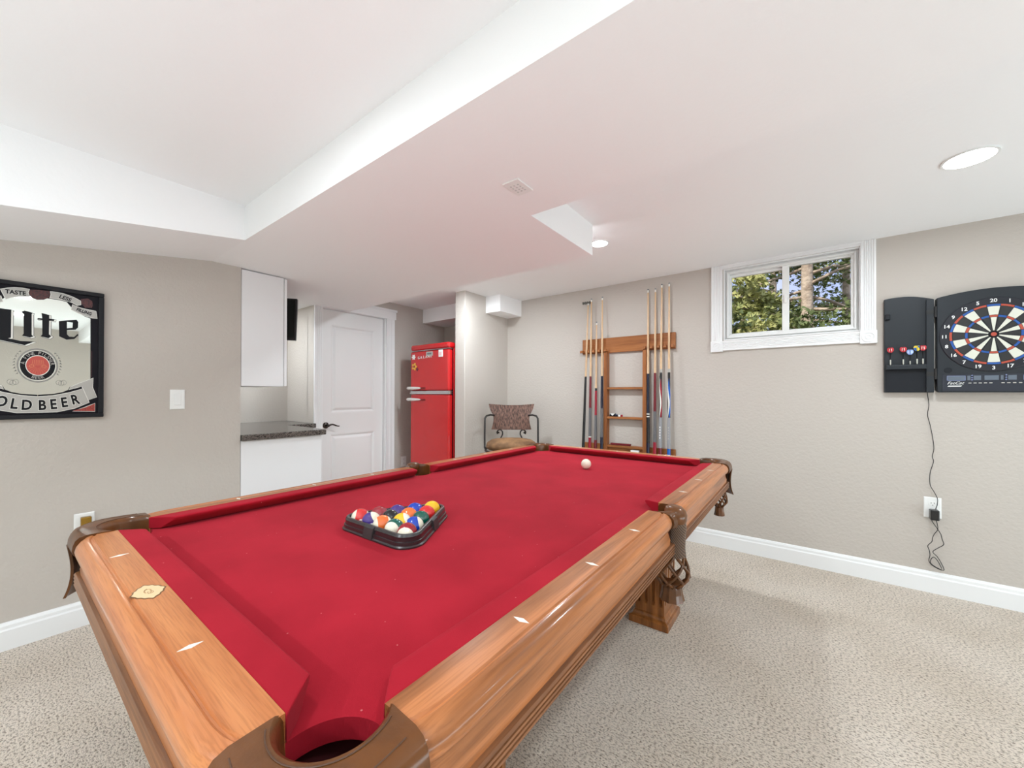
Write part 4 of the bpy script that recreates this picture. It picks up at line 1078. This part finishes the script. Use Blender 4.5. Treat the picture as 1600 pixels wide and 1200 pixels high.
def m_at(a, b, d): return fm(a, b, d)
for nm, word, tilt, c_, sz in (('taste', 'TASTE', .02, 0, .026), ('less', 'LESS', -.36, 0, .026), ('filling', 'FILLING', -.34, 0, .022)):
    o_ = art('ribbon_edge', [grow(ART[nm], .0022)], 'cream', .0012)
    rb_ = art('ribbon', [ART[nm]], 'silver', .0018, o_)
    bm = bmesh.new(); P_ = ART[nm]; cc = (sum(p[0] for p in P_)/len(P_), sum(p[1] for p in P_)/len(P_))
    add_text(bm, word, sz, m_at(cc[0]+(.0 if nm != 'filling' else .002), cc[1], .0028), RY, UZ, rot=tilt, sx=.82 if nm != 'filling' else .72, sy=1.0, bold=.0007)
    obj('ribbon_lettering', bm, 'ink', o_)
mirr = mir(ART['filling']); o_ = art('ribbon_edge', [grow(mirr, .0022)], 'cream', .0010); art('ribbon', [mirr], 'silver', .0016, o_)
bm = bmesh.new(); add_text(bm, 'GREAT', .022, m_at(sum(p[0] for p in mirr)/len(mirr)-.008, sum(p[1] for p in mirr)/len(mirr), .0026), RY, UZ, rot=.34, sx=.8, bold=.0007); obj('ribbon_lettering', bm, 'ink', o_)
# Lite lettering with thin shadow lines
shadow = [grow([(a+.0055, b-.003) for a, b in ART[k]], .0022) for k in ('L', 'i', 't')]
sh_o = art('lettering_outline', shadow, mat('outline_grey', srgb(96, 94, 92), .4), .0003)
art('lettering_gap', [[(a+.0055, b-.003) for a, b in ART[k]] for k in ('L', 'i', 't')], 'cream', .0007, sh_o)
art('lettering', [ART[k] for k in ('L', 'i', 't', 'e1', 'e2')], 'ink', .0014)
# round emblem
EH, EV = ART['emb_r'], ART['emb_rv']; ey = EV/EH
fe = lambda a, b, d: fm(EC[0]+a, EC[1]+b, d)
bm = bmesh.new(); add_annulus(bm, fe, EH*.93, EH, .0003, .0012, 56, ey); em = obj('emblem_rim', bm, mat('rim_grey', srgb(132, 130, 126), .4), SG)
bm = bmesh.new(); add_annulus(bm, fe, EH*.59, EH*.86, .0003, .0012, 56, ey); obj('emblem_band', bm, 'ink', em)
bm = bmesh.new(); add_annulus(bm, fe, EH*.56, EH*.60, .0003, .0014, 56, ey); add_annulus(bm, fe, EH*.86, EH*.885, .0003, .0014, 56, ey); obj('emblem_line', bm, 'cream', em)
bm = bmesh.new(); add_prism(bm, [(EH*.56*math.cos(2*PI*k/48), EH*.56*ey*math.sin(2*PI*k/48)) for k in range(48)], fe, .0003, .0012); obj('emblem_disc', bm, mat('emblem_red', srgb(188, 74, 62), .45), em)
bm = bmesh.new()
for k in range(11):
    a = PI*(k+.5)/11+PI; r0, r1 = EH*.14, EH*.5
    dr_ = .012
    add_prism(bm, [(r0*math.cos(a-dr_*2), r0*ey*math.sin(a-dr_*2)), (r1*math.cos(a-dr_), r1*ey*math.sin(a-dr_)), (r1*math.cos(a+dr_), r1*ey*math.sin(a+dr_)), (r0*math.cos(a+dr_*2), r0*ey*math.sin(a+dr_*2))], fe, .0012, .0016)
for k in range(7):
    x = EH*(-.3+.1*k)
    add_prism(bm, [(x-.0006, 0), (x+.0006, 0), (x*.8+.0006, EH*.42), (x*.8-.0006, EH*.42)], fe, .0012, .0016)
add_annulus(bm, lambda a, b, d: fe(a-EH*.3, b-EH*.05, d), .006, .0075, .0012, .0016, 20); add_annulus(bm, lambda a, b, d: fe(a+EH*.3, b-EH*.05, d), .006, .0075, .0012, .0016, 20)
obj('emblem_hops', bm, mat('emblem_gold', srgb(214, 132, 92), .45), em)
bm = bmesh.new()
for txt, am, inw in (('A FINE PILSNER', PI/2, False), ('BEER', -PI/2, True)):
    n_ = len(txt)
    for i, ch in enumerate(txt):
        if ch == ' ': continue
        d_ = (i-(n_-1)/2)*.215; a = am+(d_ if inw else -d_)
        add_text(bm, ch, .020, fe(EH*.725*math.cos(a), EH*.725*ey*math.sin(a), .0015), RY, UZ, rot=(a+PI/2 if inw else a-PI/2), sx=.9)
obj('emblem_lettering', bm, 'silver', em)
# wheat ears either side
bm = bmesh.new()
for sg in (-1, 1):
    for k in range(9):
        t_ = k/8; a0 = -.55+1.3*t_
        x, y = sg*EH*1.16*math.cos(a0*.95), EV*1.05*math.sin(a0)
        for s2_ in (-1, 1):
            q_ = math.atan2(.9, -.25*sg)+s2_*.42
            px, py = x+s2_*.0035, y
            u = (math.cos(q_)*.011, math.sin(q_)*.011); v = (-math.sin(q_)*.0014, math.cos(q_)*.0014)
            add_prism(bm, [(px, py), (px+u[0]*.5+v[0], py+u[1]*.5+v[1]), (px+u[0], py+u[1]), (px+u[0]*.5-v[0], py+u[1]*.5-v[1])], fe, .0002, .0006)
    for k in range(3):
        c0 = (sg*EH*(1.05+.12*k), -EV*(.98+.05*(k % 2)))
        add_annulus(bm, lambda a, b, d: fe(c0[0]+a, c0[1]+b, d), .0085, .0097, .0002, .0006, 18, 1.3)
obj('wheat_motif', bm, mat('wheat_grey', srgb(120, 118, 112), .5), SG)
# bottom ribbon
cold = ART['cold']; full = cold[:4]+cold[4:8]
leftc = [(2*EC[0]-a, b) for a, b in cold]
poly = cold[:5]+cold[5:8]+leftc[:-1][::-1][:0]
ribbon = cold[1:4][::-1]                                # upper edge right to left
upper = [leftc[3], leftc[2], leftc[1], cold[0]]+cold[1:4]
lower = [cold[4], cold[5], cold[6], cold[7]]+[leftc[6], leftc[5], leftc[4]]
for q_ in (lambda p: p, mir):
    o_ = art('ribbon_edge', [q_(grow(ART['tail'], .0022))], 'cream', .0010); art('ribbon_tail', [q_(ART['tail'])], 'silver', .0016, o_)
o_ = art('ribbon_edge', [grow(upper+lower, .0024)], 'cream', .0020)
art('ribbon', [upper+lower], 'silver', .0026, o_)
word = 'COLD BEER'; bmw = bmesh.new(); bmk = bmesh.new()
xs_ = [-.026, .0125, .049, .086, None, .133, .168, .203, .239]
for ch, y_ in zip(word, xs_):
    if ch == ' ': continue
    f_ = (y_-EC[0])/.19
    zc = 1.1285+.030*f_*f_*2.2
    for b_, d_, s_ in ((bmw, .0034, 1.22), (bmk, .0042, 1.0)):
        add_text(b_, ch, .066, fm(y_, zc, d_), RY, UZ, rot=.30*f_, sx=.66, thick=.0003, bold=.0022 if s_ == 1 else .0046)
obj('lettering_halo', bmw, 'cream', o_); obj('lettering', bmk, 'ink', o_)

# light switch, outlet and plug-in on the left wall
t, fn = wall_plate('light_switch', 'white rocker light switch right of framed mirror', 'light switch', (XL, .6435, 1.154), (0, 1, 0), (1, 0, 0), .068, .116)
bm = bmesh.new(); add_loft(bm, [[fn(sx*x, sy*y, d) for sx, sy in ((-1,-1),(1,-1),(1,1),(-1,1))] for x, y, d in ((.0165, .033, .0055), (.0165, .033, .007), (.0155, .032, .0085))]); obj('rocker', bm, 'white', t)
t, fn = wall_plate('wall_outlet', 'white wall outlet behind the near left corner of pool table', 'outlet', (XL, .275, .507), (0, 1, 0), (1, 0, 0), .072, .135)
receptacle(t, fn, .028); receptacle(t, fn, -.028)
t = thing('plug_in_freshener', 'small amber topped plug in on outlet behind pool table corner', 'air freshener', (XL+.0095, .279, .49))
obj('holder', box(0, .030, -.019, .019, .018, .068), mat('amber_brass', srgb(150, 112, 36), .25, metal=.5), t, bevel=.004)
bm = bmesh.new(); add_lathe(bm, [(.008, .018), (.010, .010), (.014, .004), (.014, -.036), (.012, -.040)], 20, (.016, 0, 0)); obj('bottle', bm, mat('pale_glass', srgb(214, 190, 160), .1, trans=.5), t, smooth=True)

# ================================================================== bar nook
UC = thing('upper_cabinet', 'white upper cabinet hanging above the bar counter', 'cabinet', (-3.22, .968, 1.24))
obj('cabinet_body', box(-.24, .252, .001, .262, 0, .770), 'cabinet', UC, bevel=.002)
d_ = obj('cabinet_door', box(-.238, .252, .265, .284, .004, .766), 'cabinet', UC, bevel=.003)
obj('door_knob', (lambda b: (add_lathe(b, [(.004, .284), (.004, .296), (.011, .300), (.011, .308), (.004, .311)], 16, (-.20, 0, .05), 'y'), b)[1])(bmesh.new()), 'chrome', d_, smooth=True)
BC = thing('base_cabinet', 'white base cabinet with plain end panel under dark granite', 'cabinet', (XL, .968, 0))
obj('end_panel', box(-.022, -.001, .001, .535, 0, .877), 'cabinet', BC, bevel=.002)
obj('cabinet_body', box(-1.23, -.022, .001, .515, .09, .877), 'cabinet', BC)
obj('toe_kick', box(-1.23, -.022, .001, .45, 0, .09), 'cabinet', BC)
for k in range(2): 
    d_ = obj('cabinet_door', box(-.60+.285*k, -.32+.285*k, .515, .534, .12, .872), 'cabinet', BC, bevel=.003)
    bm = bmesh.new(); add_lathe(bm, [(.004, .534), (.004, .546), (.011, .550), (.011, .558), (.004, .561)], 16, (-.34+.07*k, 0, .80), 'y'); obj('door_knob', bm, 'chrome', d_, smooth=True)
obj('return_body', box(-1.23, -.66, .515, .805, 0, .877), 'cabinet', BC)
bm = bmesh.new()
add_prism(bm, [(XBAR+.003, .969), (XL+.018, .969), (XL+.018, 1.532), (-3.60, 1.532), (-3.60, 1.776), (XBAR+.003, 1.776)], fz, .8775, .918)
ct = obj('countertop', bm, 'granite', None, bevel=.006, seg=3); tag(ct, 'dark speckled granite bar counter on white base cabinet', 'countertop')
TV = thing('television', 'small dark television beside the upper cabinet', 'television', (-3.385, 1.500, 1.62))
# the screen runs back from its visible edge behind the cabinet, tilted a little down
ang = math.atan2(-.35, -.26)
dv = Vector((math.cos(ang), math.sin(ang), 0)); nv = Vector((-dv.y, dv.x, 0))
if nv.x < 0: nv = -nv
ft_ = lambda a, b, d: tuple(dv*a+nv*(d+.05*(.5-(b/.36)))*1+Vector((0, 0, b)))
def tvbox(a0, a1, b0, b1, d0, d1):
    bm = bmesh.new(); add_prism(bm, [(a0, b0), (a1, b0), (a1, b1), (a0, b1)], ft_, d0, d1); return bm
obj('tv_case', tvbox(0, .40, .01, .365, -.035, 0), 'black', TV, bevel=.004)
obj('tv_screen', tvbox(.014, .386, .03, .352, -.0005, .0012), mat('dark_screen', srgb(26, 29, 26), .3, spec=.2), TV)
bm = bmesh.new(); pz = Vector((-.16, -.13, 0))
add_tube(bm, [tuple(dv*.2+nv*-.03+Vector((0, 0, .19))), tuple(dv*.2+nv*-.12+Vector((0, 0, .19))), tuple(dv*.2+nv*-.12+Vector((0, 0, .396)))], .014, 10)
obj('mount_arm', bm, 'black_metal', TV, smooth=True)

# ================================================================== red fridge
FX0, FX1, FYF = -3.411, -2.819, 2.688
FR = thing('refrigerator', 'red retro two door refrigerator in the nook', 'refrigerator', ((FX0+FX1)/2, FYF, 0))
hw = (FX1-FX0)/2
obj('cabinet_body', box(-hw+.004, hw-.002, .072, .645, .03, 1.708), 'red_enamel', FR, bevel=.03, seg=4)
obj('top_cap', box(-hw, hw, .002, .10, 1.652, 1.712), 'red_enamel', FR, bevel=.022, seg=5)
fzd = obj('freezer_door', box(-hw, hw, 0, .064, 1.226, 1.642), 'red_enamel', FR, bevel=.020, seg=5)
frd = obj('fridge_door', box(-hw, hw, 0, .064, .10, 1.188), 'red_enamel', FR, bevel=.020, seg=5)
obj('door_gasket', box(-hw+.012, hw-.010, .062, .074, .10, 1.65), 'ink', FR)
bm = bmesh.new()
for z in (1.194, 1.212): add_box(bm, -hw+.002, hw+.004, -.004, .05, z, z+.009)
add_box(bm, -hw+.004, hw, .004, .05, 1.190, 1.224)
obj('chrome_band', bm, 'chrome', FR, bevel=.002)
obj('chrome_strip', box(-hw+.006, hw+.003, .000, .05, 1.643, 1.650), 'chrome', FR, bevel=.002)
for z in (1.252, 1.132):
    dparent = fzd if z > 1.2 else frd
    bm = bmesh.new()
    add_loft(bm, [[(x, -.030+ry*math.cos(2*PI*k/12), z+rz*math.sin(2*PI*k/12)) for k in range(12)] for x, ry, rz in ((-hw-.012, .008, .010), (-hw, .012, .017), (-hw+.10, .012, .015), (-hw+.18, .010, .011), (-hw+.205, .006, .006))])
    h_ = obj('door_handle', bm, mat('handle_white_chrome', srgb(226, 222, 218), .25, metal=.25), dparent, smooth=True)
    bm = bmesh.new(); add_tube(bm, [(-hw+.19, -.030, z), (-hw+.225, -.012, z), (-hw+.245, .004, z)], .008, 8); add_tube(bm, [(-hw+.02, -.03, z), (-hw+.02, .004, z)], .008, 8); obj('handle_mount', bm, mat('dark_handle_mount', srgb(110, 20, 22), .3), h_)
bm = bmesh.new()
for ch, x in zip('GALANZ', (-.155, -.115, -.073, -.035, .003, .040)): add_text(bm, ch, .040, (x, -.0016, 1.571+.010*(x+.155)/.2), RGT, UPD, sx=1.0, thick=.0012)
obj('lettering', bm, 'white', fzd)
for x in (-.2, .2):
    bm = bmesh.new(); add_lathe(bm, [(.018, 0), (.018, .035)], 14, (x, .10, 0)); add_lathe(bm, [(.018, 0), (.018, .035)], 14, (x, .58, 0)); obj('foot', bm, 'black', FR)
def magnet(name, bm, mt, lab, x, z, **k):
    o_ = obj(name, bm, mt, None, **k); o_.location = (x, FYF, z); return tag(o_, lab, 'fridge magnet', 'magnets on the red fridge')
def flower(r, n_=5):
    bm = bmesh.new()
    add_prism(bm, [((r*(.78+.22*math.cos(n_*a)))*math.cos(a), (r*(.78+.22*math.cos(n_*a)))*math.sin(a)) for a in [2*PI*k/60 for k in range(60)]], lambda a, b, d: (a, -d, b), .0003, .004)
    return bm
magnet('fridge_magnet', flower(.030, 6), 'white', 'white round flower magnet at left edge of freezer door', -3.352, 1.583)
y_ = magnet('fridge_magnet', flower(.042), mat('magnet_yellow', srgb(232, 180, 60), .4), 'yellow flower magnet below the white one', -3.340, 1.482)
bm = bmesh.new(); add_ring(bm, lambda a, b, d: (a, -d, b), 0, .013, 0, 2*PI-.01, .004, .007, 16); obj('flower_center', bm, 'crimson', y_)
magnet('fridge_magnet', flower(.020), 'darkred', 'small dark red magnet right of the yellow flower', -3.292, 1.452)
g_ = magnet('fridge_magnet', (lambda b: (add_box(b, -.050, .050, -.004, -.0003, -.022, .022), b)[1])(bmesh.new()), 'silver', 'grey rectangular badge magnet at the top of freezer door', -3.100, 1.606, bevel=.002)
obj('badge_mark', box(-.032, .032, -.0055, -.0038, -.008, .010), 'wrap', g_)
w_ = magnet('fridge_magnet', (lambda b: (add_box(b, -.030, .030, -.006, -.0003, -.036, .036), b)[1])(bmesh.new()), 'white', 'white square magnet at the top right of freezer door', -2.930, 1.600, bevel=.004)
obj('magnet_tint', box(-.018, .018, -.0075, -.0055, -.020, .014), mat('pale_pink', srgb(236, 196, 196), .4), w_)
t, fn = wall_plate('wall_outlet', 'low wall outlet between white door and red fridge', 'outlet', (XD, 2.80, .425), (0, 1, 0), (1, 0, 0))
receptacle(t, fn, .024); receptacle(t, fn, -.024)

# ================================================================== bar chair in the corner
ca = math.atan2(-2.86, 2.16)                             # the way it faces
BCR = thing('bar_chair', 'iron bar chair with brown woven back and tan seat in the corner', 'chair', (-2.205, 2.905, 0), ca)
# local frame: +x is the way it faces, y to the side
bm = bmesh.new()
def se(rx, ry, z, n_=28): return [(rx*math.copysign(abs(math.cos(2*PI*k/n_))**.7, math.cos(2*PI*k/n_)), ry*math.copysign(abs(math.sin(2*PI*k/n_))**.7, math.sin(2*PI*k/n_)), z) for k in range(n_)]
add_loft(bm, [se(.14, .16, .680), se(.195, .215, .684), se(.212, .236, .708), se(.204, .228, .738), se(.165, .190, .762), se(.10, .11, .776), se(.02, .02, .780)])
obj('seat_cushion', bm, mat('tan_suede', srgb(146, 108, 72), .8, bump=(30, .2, .01), var=(9, srgb(110, 78, 50), .42, .62)), BCR, smooth='all')
bm = bmesh.new(); ring_ = [(.212*math.copysign(abs(math.cos(a))**.7, math.cos(a)), .240*math.copysign(abs(math.sin(a))**.7, math.sin(a)),   .675) for a in [2*PI*k/32 for k in range(32)]]
add_tube(bm, ring_, .010, 8, closed=True); obj('seat_frame', bm, 'black_metal', BCR, smooth='all')
bm = bmesh.new(); rings = []
for j in range(9):
    s_ = j/8; z = .848+.235*s_; hwid = .195-.020*math.sin(PI*min(1, s_*1.25)*.9)+.035*max(0, s_-.55)/.45
    fr_, bk = [], []
    for k in range(15):
        u = 2*k/14-1; y = u*hwid; x = -.205-.028*s_+.055*u*u; zz = z+(.014*u*u if j == 8 else (-.008*(1-u*u) if j == 0 else 0))
        fr_.append((x, y, zz)); bk.append((x-.014, y, zz))
    rings.append(fr_+bk[::-1])
add_loft(bm, rings); obj('backrest', bm, wicker_mat(), BCR, smooth=True)
for s_ in (-1, 1):
    bm = bmesh.new()
    add_tube(bm, [(-.165, s_*.165, .985), (-.150, s_*.205, .990), (-.11, s_*.240, .982), (-.07, s_*.252, .960), (-.055, s_*.252, .93), (-.04, s_*.252, .80), (-.02, s_*.250, .69), (.0, s_*.240, .675)], .009, 8)
    obj('arm', bm, 'black_metal', BCR, smooth='all')
    bm = bmesh.new()
    hook = [(.028, .800), (.030, .812), (.022, .820), (.014, .814), (.020, .806)][::-1]+[(.034, .818), (.026, .833), (.010, .842), (-.008, .838), (-.020, .822), (-.022, .800), (-.014, .780), (-.004, .762), (.0, .74), (.0, .69)]
    add_tube(bm, [(-.200+.012*k/14, s_*(.108+a_), b_) for k, (a_, b_) in enumerate(hook)], .0068, 8)
    add_tube(bm, [(-.205, s_*.112, .872), (-.203, s_*.112, .842)], .0075, 8)
    obj('scroll', bm, 'black_metal', BCR, smooth='all')
for sx in (-1, 1):
    for sy in (-1, 1):
        bm = bmesh.new(); add_tube(bm, [(sx*.15, sy*.17, .675), (sx*.16, sy*.18, .45), (sx*.19, sy*.21, .15), (sx*.215, sy*.235, .0085)], .0115, 8); obj('leg', bm, 'black_metal', BCR, smooth='all')
bm = bmesh.new(); add_tube(bm, [(.243*math.cos(2*PI*k/32), .262*math.sin(2*PI*k/32), .24) for k in range(32)], .009, 8, closed=True); obj('foot_ring', bm, 'black_metal', BCR, smooth='all')

# ================================================================== outside the window
GZ = 1.42
gr = struct('ground_outside', box(-14, 14, YB+.25, 40, GZ-.3, GZ), mat('dry_grass', srgb(120, 116, 78), .95, var=(3, srgb(92, 100, 58), .4, .6)), label='dry grass outside the window', cat='ground')
def conifer(name, lab, x, y, h, r, trunk_r, n_br, n_leaf, colA, colB, z_low, lean=0, needles=.085, grp='pine trees outside the window'):
    t = thing(name, lab, 'tree', (x, y, GZ), 0, grp)
    bark = mat('bark', srgb(205, 186, 164), .9, bump=(18, .8, .03), var=(8, srgb(164, 144, 124), .4, .6))
    if trunk_r:
        bm = bmesh.new(); add_tube(bm, [(lean*k/6*h*.3, 0, h*k/6) for k in range(7)], [trunk_r*(1-.75*k/6) for k in range(7)], 10); obj('trunk', bm, bark, t, smooth='all')
    bb = bmesh.new(); lf = bmesh.new()
    for i in range(n_br):
        z = z_low+(h-z_low)*((i+random.random()*.6)/n_br)**1.6; a = random.uniform(0, 2*PI)
        ln = r*(1-.75*(z-z_low)/(h-z_low+.01))*random.uniform(.75, 1.15)
        d = Vector((math.cos(a), math.sin(a), random.uniform(-.25, .25)))
        base = Vector((lean*z*.3, 0, z)); p = [base+d*ln*k/5+Vector((0, 0, -.10*ln*(k/5)**2+random.uniform(-.04, .04)*ln)) for k in range(6)]
        add_tube(bb, p, [max(.004, (trunk_r or .04)*.30*(1-.85*k/5)) for k in range(6)], 5)
        for j in range(n_leaf):
            s_ = random.uniform(.25, 1.0); k = min(4, int(s_*5)); q = p[k].lerp(p[k+1], s_*5-k)
            q = q+Vector((random.gauss(0, .09*ln), random.gauss(0, .09*ln), random.gauss(0, .07*ln)))
            dirv = (d+Vector((random.gauss(0, .8), random.gauss(0, .8), random.gauss(.25, .6)))).normalized()
            sd = dirv.cross(Vector((random.gauss(0, 1), random.gauss(0, 1), random.gauss(0, 1)))).normalized()
            L_ = needles*random.uniform(.6, 1.3); w_ = L_*.13
            for e_ in (-.5, 0, .5):
                dd_ = (dirv+sd*e_).normalized(); s3 = dd_.cross(sd.cross(dd_)+Vector((.01, .02, .03))).normalized()
                v_ = [lf.verts.new(pp) for pp in (q, q+dd_*L_*.5+s3*w_, q+dd_*L_, q+dd_*L_*.5-s3*w_)]
                lf.faces.new(v_)
    obj('branches', bb, bark, t, smooth='all')
    obj('foliage', lf, mat('needles', colA, .7, var=(1.6, colB, .42, .6)), t, recalc=False)
    return t
G1, G2, G3 = srgb(148, 154, 92), srgb(118, 130, 76), srgb(184, 182, 114)
conifer('pine_tree', 'tall pine with tan trunk seen in the right window pane', .0, 8.0, 7.0, 2.0, .10, 56, 260, G2, srgb(88, 102, 58), .2)
conifer('pine_tree', 'bushy olive green tree filling the left window pane', -1.05, 7.2, 2.6, 1.1, .05, 64, 190, G1, G3, .05)
conifer('pine_tree', 'slim bare trunk pine at right edge of the window', .56, 9.2, 7.5, 1.3, .07, 22, 150, G2, G1, 1.4)
conifer('pine_tree', 'hazy green pine further back between the others', -.75, 13, 6.5, 1.9, .12, 36, 200, G1, G2, .9)
bm = bmesh.new()
add_loft(bm, [[(rx*math.cos(2*PI*k/20)*(1+.12*math.sin(3*k)), rx*.7*math.sin(2*PI*k/20)*(1+.1*math.cos(5*k)), z) for k in range(20)] for rx, z in ((.42, 0), (.40, .10), (.30, .22), (.14, .30), (.02, .32))])
md = obj('boulder', bm, mat('reddish_rock', srgb(198, 158, 138), .9, bump=(9, .6, .05)), None, smooth='all'); md.location = (-.50, 5.4, GZ); tag(md, 'low pinkish brown boulder outside below the left window pane', 'boulder')
